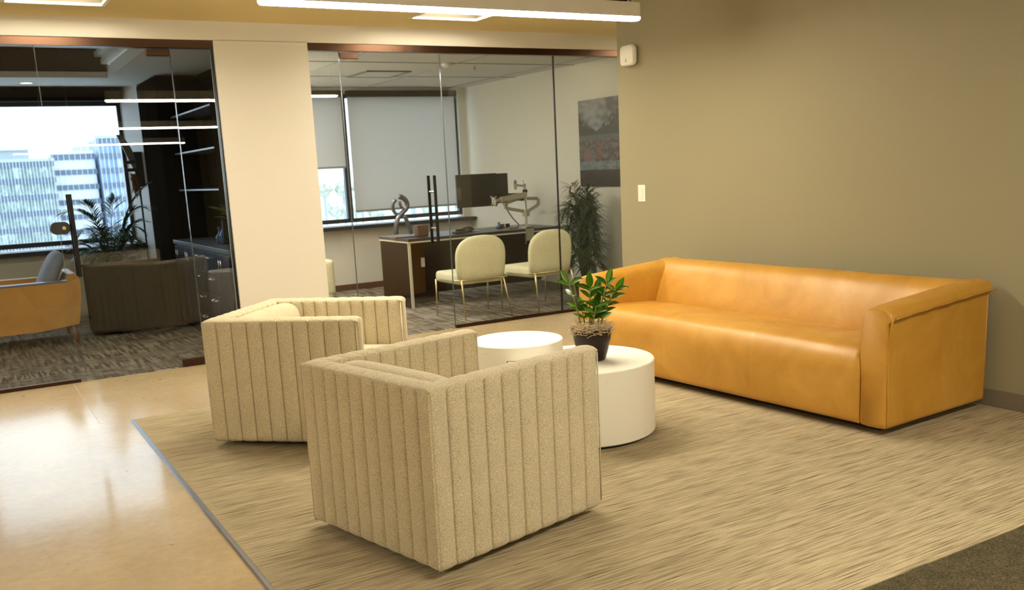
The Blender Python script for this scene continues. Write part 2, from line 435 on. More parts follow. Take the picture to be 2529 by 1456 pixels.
struct('trim_pilaster', loft(BM(), [[(1.752, OY, z), (1.752, OY - 0.02, z), (1.878, OY - 0.30, z), (1.90, OY - 0.30, z), (1.90, OY, z)] for z in (0.003, CZ)]), mat('white_pilaster', (0.80, 0.80, 0.82), 0.5))
def window(name, W, mull):
    x0, x1, z0, z1 = W
    t = bpy.data.objects.new(name, None); C.objects.link(t); t.location = (x0, OY, 0); t['kind'] = 'structure'
    W_, H_ = x1 - x0, z1 - z0
    bm = BM(); y0, y1 = 0.05, 0.11
    box(bm, 0, 0.04, y0, y1, z0, z1); box(bm, W_ - 0.04, W_, y0, y1, z0, z1)
    box(bm, 0.04, W_ - 0.04, y0, y1, z0, z0 + 0.05); box(bm, 0.04, W_ - 0.04, y0, y1, z1 - 0.05, z1)
    obj('window_frame', bm, m_frame, t)
    edges = [0.04] + [q for q in mull] + [W_ - 0.04]
    for q in mull: obj('mullion', bx(q - 0.035, q + 0.035, y0, y1, z0 + 0.05, z1 - 0.05), m_frame, t)
    es = [0.04] + mull + [W_ - 0.04]
    for a, b in zip(es, es[1:]):
        obj('pane', bx(a + 0.03, b - 0.03, 0.075, 0.082, z0 + 0.045, z1 - 0.045), m_wglass, t)
    obj('window_sill', bx(-0.02, min(W_ + 0.13, OX - x0 - 0.01), -0.16, 0.06, z0 - 0.075, z0 - 0.03, 0.004), m_frame, t)
    return t
window('window_1', W1, [1.72])
window('window_2', W2, [0.90])
struct('baseboard_office', bx(2.44, OX, OY - 0.012, OY, 0.003, 0.078), mat('maroon_base', (0.07, 0.035, 0.025), 0.5))
struct('baseboard_office_right', bx(OX - 0.012, OX, 7.66, OY, 0.003, 0.078), m_baseb)

# glazed fronts -----------------------------------------------------
def frontset(tag_n, x0, x1):
    bm = bx(x0, x1, 7.535, 7.605, 2.418, 2.477, 0.002, 1)
    return struct(tag_n, bm, m_bronze)
frontset('trim_1', -1.9, CX0); frontset('trim_2', CX1, OX + 0.8)
struct('trim_3', bx(CX0 - 0.010, CX0, 7.545, 7.595, 0, 2.42), m_blackmetal)
struct('trim_4', bx(-1.9, 0.662, 7.55, 7.592, 0.0, 0.026), m_bronze)
struct('trim_5', bx(3.835, OX, 7.55, 7.592, 0.0, 0.026), m_bronze)
struct('trim_6', bx(CX1, 2.905, 7.55, 7.592, 0.0, 0.014), m_bronze)
struct('trim_7', bx(1.582, CX0, 7.55, 7.592, 0.0, 0.014), m_bronze)
TILT = math.radians(-0.36)
def pane(parent, x0, x1, z0=0.03, z1=2.42, tilt=0.0, ed='both'):
    g = obj('pane', bx(x0, x1, -0.005, 0.005, z0, z1), m_glass, parent)
    bm = BM()
    if ed in ('both', 'l'): box(bm, x0 - 0.0015, x0, -0.006, 0.006, z0, z1)
    if ed in ('both', 'r'): box(bm, x1, x1 + 0.0015, -0.006, 0.006, z0, z1)
    obj('polished_edge', bm, m_gedge, parent)
    return g
def glazing(name, tilt=0.0):
    t = bpy.data.objects.new(name, None); C.objects.link(t); t.location = (0, GY, 0); t['kind'] = 'structure'
    t.rotation_euler = (tilt, 0, 0); return t
def patch(parent, x0, x1, z0, z1):
    obj('patch_hinge', bx(x0, x1, -0.016, 0.016, z0, z1, 0.003), m_bronze, parent)
def pull(parent, x, z0, z1, both=True, r=0.014):
    for s in ((-1, 1) if both else (-1,)):
        h = obj('handle', tube(BM(), [(x, s * 0.062, z0), (x, s * 0.062, z1)], r, 14), m_blackmetal, parent, smooth=True, auto=40)
        for zz in (z0 + 0.14, z1 - 0.14):
            obj('standoff', tube(BM(), [(x, s * 0.062, zz), (x, s * 0.006, zz)], 0.009, 10), m_chrome, h, smooth=True, auto=40)
g = glazing('window_3', TILT)
pane(g, -1.0, 0.658); pane(g, -1.88, -1.006)
g = glazing('door_1', TILT)
pane(g, 0.664, 1.575, 0.012, 2.41)
patch(g, 1.405, 1.572, 2.362, 2.412); patch(g, 1.405, 1.60, 0.004, 0.062)
pull(g, 0.752, 0.785, 1.385)
g2 = BM(); p = [(x, 0, z) for x, z in rrect(0.60, 0.735, 1.10, 1.19, 0.044, 8)]
loft(g2, [[(a, -0.024, c) for a, b_, c in p], [(a, 0.024, c) for a, b_, c in p]])
lk = obj('lock_case', g2, m_black_p, g, smooth=True, auto=40)
obj('lock_cylinder', tube(BM(), [(0.692, -0.028, 1.145), (0.692, -0.02, 1.145)], 0.013, 16), m_brass, lk, smooth=True, auto=40)
g = glazing('window_4', TILT * 1.05); pane(g, 1.581, CX0 - 0.012, 0.014)
g = glazing('window_5'); pane(g, CX1 + 0.002, 2.907, 0.014)
g = glazing('door_2')
pane(g, 2.913, 3.828, 0.012, 2.41); patch(g, 2.912, 3.075, 2.36, 2.41); patch(g, 2.88, 3.075, 0.004, 0.062)
pull(g, 3.68, 0.785, 1.385)
g = glazing('window_6'); pane(g, 3.834, 5.005)
g = glazing('window_7'); pane(g, 5.013, OX - 0.01)
struct('trim_8', bx(5.004, 5.014, 7.562, 7.578, 0.026, 2.42), m_blackmetal)

# ================================================================== LIGHTS
for i, (a, b) in enumerate(TX):
    t = thing('recessed_light', 'x', 'light', ((a + b) / 2, (TY0 + TY1) / 2, 2.615))
    h = 0.3
    bm = BM()
    for s in (-1, 1):
        box(bm, s * h - 0.012, s * h + 0.012, -h - 0.012, h + 0.012, -0.004, 0.012); box(bm, -h, h, s * h - 0.012, s * h + 0.012, -0.004, 0.012)
    obj('frame', bm, m_white_p, t)
    bm = BM()
    for s in (-1, 1):
        box(bm, s * h - 0.008, s * h + 0.008, -h - 0.008, h + 0.008, 0.013, 0.16); box(bm, -h, h, s * h - 0.008, s * h + 0.008, 0.013, 0.16)
    obj('baffle', bm, m_baffle, t)
    obj('reflector', bx(-h, h, -h, h, 0.160, 0.166), m_baffle, t)
    obj('diffuser', bx(-0.26, 0.26, -0.26, 0.26, 0.152, 0.159), m_trof2, t)
    obj('diffuser', bx(-0.26, 0.26, -h + 0.009, -h + 0.02, 0.020, 0.110), m_trof, t)
    t['label'] = ['square recessed ceiling light far left beyond the glass front',
                  'square recessed ceiling light above the left glass front',
                  'square recessed ceiling light behind the pendant above the right glass front',
                  'square recessed ceiling light far right in the corridor'][i]
def pendant(y, xc, label, lens=None):
    t = thing('linear_pendant_light', label, 'pendant light', (xc, y, 2.29), 0, 'linear pendants over the lounge')
    hl, hw = 1.21, 0.045
    out = rrect(-hl, hl, -hw, hw, 0.043, 6)
    obj('housing', loft(BM(), [[(a, b, 0.014) for a, b in out], [(a, b, 0.10) for a, b in out]]), m_paper, t, smooth=True, auto=40)
    i2 = rrect(-hl + 0.001, hl - 0.001, -hw + 0.001, hw - 0.001, 0.042, 6); i3 = rrect(-hl + 0.008, hl - 0.008, -hw + 0.008, hw - 0.008, 0.035, 6)
    obj('lens', loft(BM(), [[(a, b, 0.014) for a, b in i2], [(a, b, 0.004) for a, b in i2], [(a, b, -0.004) for a, b in i3]]), lens or m_lens, t, smooth=True, auto=50)
    for s in (-1, 1):
        obj('suspension_rod', tube(BM(), [(s * 1.13, 0, 0.10), (s * 1.13, 0, 1.11)], 0.006, 8), m_white_p, t, smooth=True)
    obj('power_cord', tube(BM(), [(1.165, 0.005, 0.10), (1.168, 0.005, 0.14), (1.18, 0.0, 0.22), (1.17, 0.01, 0.4), (1.16, 0, 0.8), (1.15, 0, 1.11)], 0.0035, 6), m_white_p, t, smooth=True)
    return t
pendant(4.88, 2.68, 'white linear pendant hanging over the white drum tables, lit')
pendant(0.9, 2.68, 'white linear pendant behind the viewpoint, second in the row')
pendant(-3.1, 2.68, 'white linear pendant at the rear of the lounge, last in the row')

for k, y in enumerate((2.9, 0.4, -2.6)):  # unseen pendants added to brighten the chair backs and sofa front
    pendant(y, -2.4, ['white linear pendant over the open floor left of the viewpoint, nearest the glass', 'white linear pendant over the open floor left of the viewpoint, middle one', 'white linear pendant over the open floor left of the viewpoint, rearmost'][k], m_fill_lens)

# ================================================================== RUG
t = thing('area_carpet', 'large beige striped flat-woven carpet under the sofa and drum tables', 'carpet', (0.785, 1.905, 0))
obj('carpet_pile', bx(0.006, WX - 0.785 - 0.02, 0.0, 6.02 - 1.905, 0.0, 0.011, 0.002, 1), m_rug, t)
obj('metal_edge', bx(-0.010, 0.006, 0.0, 6.02 - 1.905, 0.0, 0.011), m_alu, t)
RZ = 0.011

# ================================================================== TUB CHAIRS
def tub_chair(label, loc, rotz):
    t = thing('armchair', label, 'armchair', loc, rotz, 'channel-tufted tub armchairs')
    W, D, H0, H1, T = 0.825, 0.865, 0.032, 0.691, 0.105
    # local: x forward, y to the left; back along x=0
    segs = [((D, 0), (0, 0), (D, T), (T, T)), ((0, 0), (0, W), (T, T), (T, W - T)), ((0, W), (D, W), (T, W - T), (D, W - T))]
    sec = []   # (tau across thickness, z, mask)
    H = H1 - H0
    e = 0.036
    zs = [0.0, 0.012, 0.03, 0.06, 0.12, 0.25, 0.38, 0.5, H - 0.06, H - 0.038, H - 0.027, H - 0.018]
    for z in zs: sec.append((0.0, z))
    for q in (0.06, 0.14, 0.3, 0.5, 0.7, 0.86, 0.94): sec.append((q, H))
    for z in zs[::-1]: sec.append((1.0, z))
    sec.append((0.7, 0)); sec.append((0.3, 0))
    def inset(tau, z):
        # round the vertical profile: bottom and top edges pull in
        d = 0.0
        if z > H - e: d = e - math.sqrt(max(0, e * e - (z - (H - e)) ** 2))
        if z < 0.02: d = max(d, 0.02 - math.sqrt(max(0, 0.0004 - (0.02 - z) ** 2)))
        return d * 0.8
    def topz(z, b):
        return z
    def mask(tau, z):
        if tau in (0.0, 1.0):
            a = min(1, max(0, (H - z) / 0.05)); c_ = min(1, max(0, (z + 0.01) / 0.05))
            return min(1.0, 0.25 + a) * min(1.0, 0.3 + c_)
        return 0.22
    for si, (o0, o1, i0, i1) in enumerate(segs):
        nch = 10
        o0, o1, i0, i1 = map(Vector, (o0, o1, i0, i1))
        d = (o1 - o0).normalized(); nrm = Vector((d.y, -d.x))
        if si == 0: nrm = Vector((0, -1))
        if si == 1: nrm = Vector((-1, 0))
        if si == 2: nrm = Vector((0, 1))
        rings = []
        fs = [0, 0.035, 0.09, 0.2, 0.35, 0.5, 0.65, 0.8, 0.91, 0.965]
        allf = [(c_ + f) / nch for c_ in range(nch) for f in fs] + [1.0]
        for k, f in enumerate(allf):
            ph = (f * nch) % 1.0
            if k == len(allf) - 1: ph = 0
            prof = math.sin(PI * ph) ** 0.5 if 0 < ph < 1 else 0.0
            ring = []
            end = 0.0
            is_front0 = (si == 0 and k == 0) or (si == 2 and k == len(allf) - 1)
            for tau, z in sec:
                p = o0.lerp(o1, f) * (1 - tau) + i0.lerp(i1, f) * tau
                m_ = mask(tau, z)
                dsp = -0.017 + 0.017 * prof - (0.005 if ph == 0 else 0.0)
                ins = inset(tau, z)
                off = (dsp * m_ - ins) if tau < 0.5 else -(dsp * m_ - ins)
                if 0 < tau < 1: off = 0
                zz = z
                if 0 < tau < 1 and z > 0:
                    zz = H + 0.006 + (0.004 * prof) - 0.020 * (abs(tau - 0.5) * 2) ** 2.2
                nv = nrm
                if (si == 0 and k == len(allf) - 1) or (si == 1 and k == 0): nv = Vector((-1, -1))
                if (si == 1 and k == len(allf) - 1) or (si == 2 and k == 0): nv = Vector((-1, 1))
                pf = p + nv * off
                ring.append((pf.x, pf.y, H0 + zz))
            rings.append(ring)
        # rounded front end
        front = rings[0] if si == 0 else rings[-1]
        if si in (0, 2):
            cx = sum(p[1] for p in front) / len(front); cz = H0 + H / 2
            extra = []
            for sx_, sc in ((0.006, 0.97), (0.011, 0.90), (0.014, 0.75)):
                extra.append([(p[0] + sx_, cx + (p[1] - cx) * sc, cz + (p[2] - cz) * (1 - (1 - sc) * 0.14)) for p in front])
            rings = extra[::-1] + rings if si == 0 else rings + extra
        core = rings[3:] if si == 0 else rings
        bm = loft(BM(), rings)
        nm_ = 'backrest' if si == 1 else 'arm'
        a = obj(nm_, bm, m_wool, t, smooth=True, auto=75)
        bs = BM(); nz = len(zs)
        for k in range(0, nch * len(fs) + 1, len(fs)):
            if (si == 0 and k == 0) or (si == 2 and k == nch * len(fs)): continue
            rg_ = core[k]
            tube(bs, rg_[1:nz], 0.0016, 4, False)
            if si != 1: tube(bs, rg_[nz + 7:nz + 7 + nz - 1], 0.0016, 4, False)
        obj('seam_stitching', bs, m_seam, a, smooth=True)  # thin dark tubes draw a line along each groove
        if si != 1:
            yo = (0.012, T - 0.012) if si == 0 else (W - 0.012, W - T + 0.012)
            for y in yo:
                bm = tube(BM(), [(D + 0.004, y, H0 + 0.02), (D + 0.007, y, H0 + 0.3), (D + 0.005, y, H0 + H - 0.02)], 0.0035, 6)
                obj('piping', bm, m_wool, a, smooth=True)
    # inner back cushion
    n = 24; rings = []
    for k in range(n + 1):
        f = k / n; y = T + 0.004 + (W - 2 * T - 0.008) * f
        g = 1.0 - 0.10 * (abs(2 * f - 1) ** 6)
        prof = [(T + 0.002, 0.36), (T + 0.002, 0.63), (T + 0.012, 0.672), (T + 0.045, 0.693 * (0.985 + 0.015 * g)), (T + 0.095, 0.690 * (0.985 + 0.015 * g)), (T + 0.130, 0.655), (T + 0.15, 0.58), (T + 0.165, 0.44), (T + 0.165, 0.38)]
        prof = chaikin(prof, 2)
        rings.append([(px, y, pz - (1 - g) * 0.12) for px, pz in prof])
    obj('back_cushion', loft(BM(), rings), m_wool, t, smooth=True, auto=70)
    # seat
    bm = bx(T + 0.003, D - 0.005, T + 0.003, W - T - 0.003, H0 + 0.01, 0.30, 0.015)
    obj('seat_deck', bm, m_wool, t, smooth=True, auto=40)
    bm = bx(T + 0.17, D + 0.005, T + 0.006, W - T - 0.006, 0.302, 0.43, 0.04, 4)
    obj('seat_cushion', bm, m_wool, t, smooth=True, auto=60)
    obj('base', bx(0.11, D - 0.11, 0.11, W - 0.11, 0.0, H0 + 0.03), m_darkbase, t)
    return t
tub_chair('oatmeal wool tub armchair with vertical channels, nearest the viewer', (1.288, 2.775, RZ), math.radians(13.2))
tub_chair('oatmeal wool channelled armchair behind the nearest one, beside the polished floor', (1.045, 5.055, RZ), math.radians(-42.5))

# ================================================================== SOFA
def sofa():
    t = thing('sofa', 'long camel leather three-seat sofa against the taupe wall', 'sofa', (3.83, 2.93, RZ), math.radians(3))
    Ls, D, z0 = 2.45, 0.865, 0.040
    def arm(mir):
        rings = []
        xs = [-0.002, 0.004, 0.014, 0.03, 0.06, 0.12, 0.2, 0.35, 0.5, 0.65, 0.78, 0.84, 0.86, 0.866]
        for i, x in enumerate(xs):
            f = max(0, min(1, x / D))
            zt = 0.648 + 0.055 * f ** 0.8
            zl = zt - 0.058
            lip = 0.020 + 0.001 * math.sin(x * 23)
            w = 0.152 + 0.03 * f
            if mir:   # far arm: outside not seen, big soft roll at the front
                prof = [(0.012, z0), (0.0, z0 + 0.012), (0.0, z0 + 0.04), (0.0, 0.3), (0.0, zl - 0.08), (-0.004, zl - 0.01), (0.02, zt - 0.012), (0.06, zt), (0.10, zt - 0.004), (w - 0.01, zt - 0.03), (w + 0.004, zl - 0.04), (w + 0.012, 0.46), (w, 0.3), (w, z0 + 0.04), (w, z0 + 0.012), (w - 0.012, z0)]
            else:
                prof = [(0.012, z0), (0.0, z0 + 0.012), (0.0, z0 + 0.04), (0.0, 0.3), (0.0, zl - 0.05), (0.002, zl - 0.015), (-lip, zl - 0.004), (-lip - 0.002, zl + 0.012), (-0.010, zt - 0.016), (0.03, zt), (0.095, zt), (w - 0.008, zt - 0.022), (w + 0.006, zl - 0.05), (w + 0.015, 0.46), (w, 0.3), (w, z0 + 0.04), (w, z0 + 0.012), (w - 0.012, z0)]
            prof = chaikin(prof, 1)
            cx = w / 2; sc = {0: 0.90, 1: 0.95, 2: 0.985}.get(i, 1.0)
            out = []
            for y, z in prof:
                y2 = cx + (y - cx) * sc; z2 = 0.35 + (z - 0.35) * (1 - (1 - sc) * 0.16)
                out.append((x, (Ls - y2) if mir else y2, z2))
            rings.append(out)
        return loft(BM(), rings)
    a1 = obj('arm', arm(False), m_leather, t, smooth=True, auto=55)
    a2 = obj('arm', arm(True), m_leather, t, smooth=True, auto=60)
    # flange welts of the near arm
    pts = []
    for k in range(25):
        x = 0.02 + (D + 0.0) * k / 24; f = min(1, x / D); pts.append((x, -0.026 - 0.0025 * math.sin(x * 31) - (0.004 if k == 24 else 0), 0.648 + 0.055 * f ** 0.8 - 0.052 + 0.0015 * math.sin(x * 40)))
    obj('piping', tube(BM(), pts, [0.004 + 0.003 * (k % 2) * 0.3 for k in range(25)], 6), m_leather, a1, smooth=True)
    pts = [(0.010 + 0.002 * math.sin(z * 17), 0.000 - 0.003 * math.sin(z * 11) - 0.016 * max(0, (z - 0.5)) / 0.1, z) for z in [0.05 + 0.55 * k / 16 for k in range(17)]]
    obj('piping', tube(BM(), pts, 0.0055, 6), m_leather, a1, smooth=True)
    obj('piping', tube(BM(), [(D - 0.004, 0.0, 0.05), (D - 0.003, 0.001, 0.35), (D - 0.004, 0.0, 0.64)], 0.004, 6), m_leather, a1, smooth=True)
    def seam(y, ys, wd=0.012, dp=0.0045):
        return dp * sum(math.exp(-((y - s) / wd) ** 2) for s in ys)
    seams = [0.865, 1.585]
    ny = 150
    # seat
    rings = []
    y0, y1 = 0.155, Ls - 0.155
    for k in range(ny + 1):
        f = k / ny; y = y0 + (y1 - y0) * f
        s = seam(y, seams, 0.009, 0.0035); ed = min(y - y0, y1 - y)
        edge = 0.016 * max(0, 1 - ed / 0.03) ** 2
        pr = [(0.06, z0), (0.02, z0), (-0.004, z0 + 0.01), (-0.014, z0 + 0.03), (-0.018, 0.12), (-0.022, 0.25), (-0.018, 0.345), (0.012, 0.415), (0.075, 0.444), (0.2, 0.446), (0.4, 0.432), (0.6, 0.415), (0.62, 0.40), (0.62, z0 + 0.02), (0.60, z0)]
        pr = chaikin(pr, 2)
        cx, cz = 0.35, 0.22
        ring = []
        for x, z in pr:
            if x < 0.58 and z > z0 + 0.01:
                n2 = Vector((x - cx, (z - cz) * 1.5)).normalized()
                wob = 0.003 * noise.noise(Vector((x * 5, y * 3, z * 5)))
                x -= n2.x * (s + edge) - n2.x * wob; z -= n2.y * (s + edge) - n2.y * wob
            ring.append((x, y, z))
        rings.append(ring)
    obj('seat', loft(BM(), rings), m_leather, t, smooth=True, auto=60)
    # back
    rings = []
    ya, yb = 0.02, Ls - 0.02
    for k in range(ny + 1):
        f = k / ny; y = ya + (yb - ya) * f
        s = seam(y, seams, 0.009, 0.003); ed = min(y - ya, yb - y)
        sag = 0.016 * max(0, 1 - ed / 0.04) ** 2
        pr = [(0.53, 0.20), (0.55, 0.40), (0.585, 0.50), (0.63, 0.60), (0.675, 0.668), (0.73, 0.702), (0.80, 0.706), (0.852, 0.685), (0.866, 0.63), (0.866, 0.4), (0.866, z0 + 0.03), (0.862, z0 + 0.005), (0.84, z0), (0.58, z0), (0.55, z0 + 0.02)]
        pr = chaikin(pr, 2)
        ring = []
        for x, z in pr:
            if z > 0.3:
                wob = 0.004 * noise.noise(Vector((x * 4, y * 2.5, z * 4)))
                n2 = Vector((x - 0.75, (z - 0.4))).normalized()
                x -= n2.x * (s - wob); z -= n2.y * (s - wob) + sag
            ring.append((x, y, z))
        rings.append(ring)
    obj('backrest', loft(BM(), rings), m_leather, t, smooth=True, auto=60)
    obj('base', bx(0.10, 0.80, 0.10, Ls - 0.10, 0.0, 0.06), m_darkbase, t)
sofa()

# ================================================================== DRUM TABLES
T1 = (2.765, 4.022, 0.388, 0.407)
t = thing('drum_table', 'wide low white drum table holding the potted plant', 'coffee table', (T1[0], T1[1], RZ), 0, 'nesting white drum tables')
h = T1[3] - RZ; r = T1[2]
bm = lathe(BM(), [(0, 0.016), (r - 0.006, 0.016), (r, 0.022), (r, h - 0.004), (r - 0.004, h), (0, h)], 128)
obj('drum_body', bm, m_stone, t, smooth=True, auto=40)
obj('base', lathe(BM(), [(0, 0.0), (r - 0.03, 0.0), (r - 0.03, 0.02), (0, 0.02)], 64), m_darkbase, t, smooth=True, auto=40)
T2 = (2.609, 4.416, 0.257, 0.482)
t = thing('drum_table', 'smaller, taller white drum table overlapping the low one, nearer the glass wall', 'coffee table', (T2[0], T2[1], RZ), 0, 'nesting white drum tables')
h2 = T2[3] - RZ; r2 = T2[2]; zt_ = T1[3] - RZ + 0.003
obj('table_top', lathe(BM(), [(0, zt_), (r2, zt_), (r2, h2 - 0.004), (r2 - 0.004, h2), (0, h2)], 128), m_stone, t, smooth=True, auto=40)
angs = [a for a in [q * 0.5 for q in range(720)] if math.hypot(T2[0] + r2 * math.cos(math.radians(a)) - T1[0], T2[1] + r2 * math.sin(math.radians(a)) - T1[1]) > T1[2] + 0.003
        and math.hypot(T2[0] + (r2 - 0.006) * math.cos(math.radians(a)) - T1[0], T2[1] + (r2 - 0.006) * math.sin(math.radians(a)) - T1[1]) > T1[2] + 0.003]
rings = []
for a in angs:
    c_, s_ = math.cos(math.radians(a)), math.sin(math.radians(a))
    rings.append([(r2 * c_, r2 * s_, 0.0), (r2 * c_, r2 * s_, zt_), ((r2 - 0.006) * c_, (r2 - 0.006) * s_, zt_), ((r2 - 0.006) * c_, (r2 - 0.006) * s_, 0.0)])
# angles are contiguous once rotated past the gap
gap = next((i for i in range(1, len(angs)) if angs[i] - angs[i - 1] > 3), 0)
rings = rings[gap:] + rings[:gap]
obj('shell', loft(BM(), rings), m_stone, t, smooth=True, auto=40)

# ================================================================== ZZ PLANT
PX, PY, PZ = 2.797, 3.955, T1[3] + 0.001
t = thing('potted_plant', 'glossy green potted plant in a dark brown pot on the low drum table', 'plant', (PX, PY, PZ))
prof = [(0, 0), (0.062, 0), (0.068, 0.004), (0.082, 0.05), (0.097, 0.11), (0.1045, 0.155), (0.106, 0.168), (0.101, 0.168), (0.099, 0.155), (0.094, 0.145), (0, 0.145)]
obj('pot', lathe(BM(), prof, 64), m_pot, t, smooth=True, auto=40)
obj('soil', lathe(BM(), [(0, 0.146), (0.093, 0.146), (0.08, 0.155), (0, 0.158)], 32), m_soil, t, smooth=True)
rnd = random.Random(3)
bm = BM()
for k in range(760):
    a = rnd.uniform(0, 2 * PI); rr_ = 0.110 * math.sqrt(rnd.uniform(0.12, 1.0)); z = 0.160 + rnd.uniform(-0.002, 0.036) - (0.02 if rr_ > 0.1 else 0) * rnd.random()
    p = Vector((rr_ * math.cos(a), rr_ * math.sin(a), z)); dirv = rnd.uniform(0, 2 * PI); pts = []
    for j in range(5):
        pts.append(p.copy()); dirv += rnd.uniform(-0.9, 0.9)
        p = p + Vector((math.cos(dirv), math.sin(dirv), rnd.uniform(-0.6, 0.5))) * rnd.uniform(0.007, 0.013)
        rad = math.hypot(p.x, p.y)
        if rad > 0.120: p.x *= 0.120 / rad; p.y *= 0.120 / rad
        if rad < 0.104: p.z = max(p.z, 0.156)
        p.z = max(p.z, 0.128)
    tube(bm, pts, 0.0014, 3, False)
mo = obj('moss', bm, m_moss, t); mo['kind'] = 'stuff'
# leaf mesh (points along +x, cupped), unit length
def leaf_mesh(name, L_=1.0, W_=0.42, m_=m_zz, fold=0.12, droop=0.10):
    bm = BM(); n = 8; rows = []
    for i in range(n + 1):
        u = i / n; w_ = W_ * 0.5 * (math.sin(PI * min(1, u ** 0.85)) ** 0.8) if 0 < u < 1 else 0.004
        row = []
        for s in (-1, -0.5, 0, 0.5, 1):
            row.append(bm.verts.new((u * L_, s * w_, fold * abs(s) * w_ / (W_ * 0.5) - droop * u * u)))
        rows.append(row)
    for a, b in zip(rows, rows[1:]):
        for j in range(4): bm.faces.new((a[j], b[j], b[j + 1], a[j + 1]))
    r = bmesh.ops.solidify(bm, geom=list(bm.faces), thickness=0.012)
    me = bpy.data.meshes.new(name); bm.to_mesh(me); bm.free(); me.materials.append(m_)
    me.polygons.foreach_set('use_smooth', [True] * len(me.polygons)); return me
lm = leaf_mesh('leaf')
def put_leaf(me, parent, p, d, up, size, name='leaf'):
    o = bpy.data.objects.new(name, me); C.objects.link(o); o.parent = parent
    x = Vector(d).normalized(); y = Vector(up).cross(x)
    if y.length < 1e-3: y = Vector((0, 1, 0)).cross(x)
    y.normalize(); z = x.cross(y)
    M = Matrix((x, y, z)).transposed().to_4x4()
    o.matrix_local = Matrix.Translation(p) @ M @ Matrix.Scale(size, 4); return o
RH = Vector((R_.x, R_.y, 0)).normalized(); FH = Vector((F_.x, F_.y, 0)).normalized()
# stems: (base right, base depth, top right, top depth, height above soil, leaf pairs)
stems = [(-0.055, 0.0, -0.112, 0.0, 0.25, 3), (-0.012, -0.02, -0.005, -0.03, 0.225, 4), (0.03, 0.0, 0.088, 0.01, 0.245, 3), (0.045, 0.01, 0.130, 0.0, 0.205, 4),
         (0.0, -0.04, 0.022, -0.06, 0.135, 3), (-0.03, 0.02, -0.045, 0.05, 0.10, 2), (0.05, 0.02, 0.065, 0.04, 0.09, 2), (0.0, 0.03, 0.03, 0.07, 0.19, 3)]
for (b0, b1, t0, t1, hh, npair) in stems:
    P0 = RH * b0 + FH * b1 + Vector((0, 0, 0.15)); P3 = RH * t0 + FH * t1 + Vector((0, 0, 0.158 + hh))
    P1 = P0 + Vector((0, 0, hh * 0.4)) + RH * (t0 - b0) * 0.1
    pts = []
    for k in range(9):
        u = k / 8; pts.append(P0 * (1 - u) ** 2 + P1 * 2 * u * (1 - u) + P3 * u * u)
    sp = obj('stem', tube(BM(), pts, [0.0055 - 0.003 * k / 8 for k in range(9)], 7), m_stem, t, smooth=True)
    for k in range(npair):
        u = 0.36 + 0.60 * (k + 1) / npair
        p = P0 * (1 - u) ** 2 + P1 * 2 * u * (1 - u) + P3 * u * u if u <= 1 else P3
        tan = (P3 - P1).normalized()
        az = rnd.uniform(0, PI) if k % 2 else rnd.uniform(-0.5, 0.5)
        for s in (-1, 1):
            side = (RH * math.cos(az) + FH * math.sin(az)) * s
            d = side * rnd.uniform(0.8, 1.2) + tan * rnd.uniform(0.15, 0.9)
            put_leaf(lm, t, p, d, Vector((0, 0, 1)) - FH * 0.7 + side * rnd.uniform(-.3, .3), rnd.uniform(0.062, 0.088))
    put_leaf(lm, t, P3, tan + RH * rnd.uniform(-0.3, 0.3), -FH, rnd.uniform(0.075, 0.10))

# ================================================================== RIGHT WALL FITTINGS
t = thing('wall_sensor', 'small white rounded wireless sensor high on the taupe wall', 'sensor', (WX, 6.075, 2.235))
p = rrect(-0.082, 0.082, -0.078, 0.078, 0.036, 7)
rings = []
for x, sc in ((-0.016, 0.93), (-0.024, 1.0), (-0.048, 1.0), (-0.060, 0.97), (-0.066, 0.88)):
    rings.append([(x, a * sc, b * sc) for a, b in p])
obj('casing', loft(BM(), rings), m_white_p, t, smooth=True, auto=50)
obj('mounting_plate', bx(-0.017, 0.0, -0.06, 0.06, -0.058, 0.058, 0.004), m_black_p, t)
obj('indicator', tube(BM(), [(-0.0655, 0.0, -0.030), (-0.0675, 0.0, -0.030)], 0.005, 12), m_black_p, t)
obj('indicator', bx(-0.0675, -0.0655, -0.009, 0.009, -0.046, -0.041), m_black_p, t)
t = thing('light_switch', 'white rectangular light switch plate on the taupe wall', 'light switch', (WX, 5.99, 1.167))
obj('plate', bx(-0.006, 0, -0.045, 0.045, -0.066, 0.066, 0.003), m_white_p, t)
obj('rocker', bx(-0.010, -0.005, -0.019, 0.019, -0.036, 0.036, 0.002), m_white_p, t)

# ================================================================== RIGHT OFFICE
# shades
def shade(name, label, x0, x1, z0, z1):
    t = thing(name, label, 'window shade', ((x0 + x1) / 2, OY - 0.03, z1))
    hw = (x1 - x0) / 2
    obj('fabric', bx(-hw, hw, -0.002, 0.0, z0 - z1, 0), m_shade, t)
    obj('hem_bar', bx(-hw, hw, -0.008, 0.006, z0 - z1 - 0.02, z0 - z1 + 0.004, 0.003), mat('hem_grey', (0.25, 0.25, 0.24), 0.5), t)
    obj('cassette', bx(-hw - 0.01, hw + 0.01, -0.06, 0.028, -0.005, 0.07, 0.004), mat('dark_cassette', (0.025, 0.018, 0.014), 0.4), t)
shade('roller_shade', 'short grey roller shade half lowered over the left pane of the right office window', 3.42, 4.255, 1.53, 2.36)
shade('roller_shade', 'wide grey roller shade lowered nearly to the sill behind the desk', 4.335, 5.80, 0.985, 2.36)

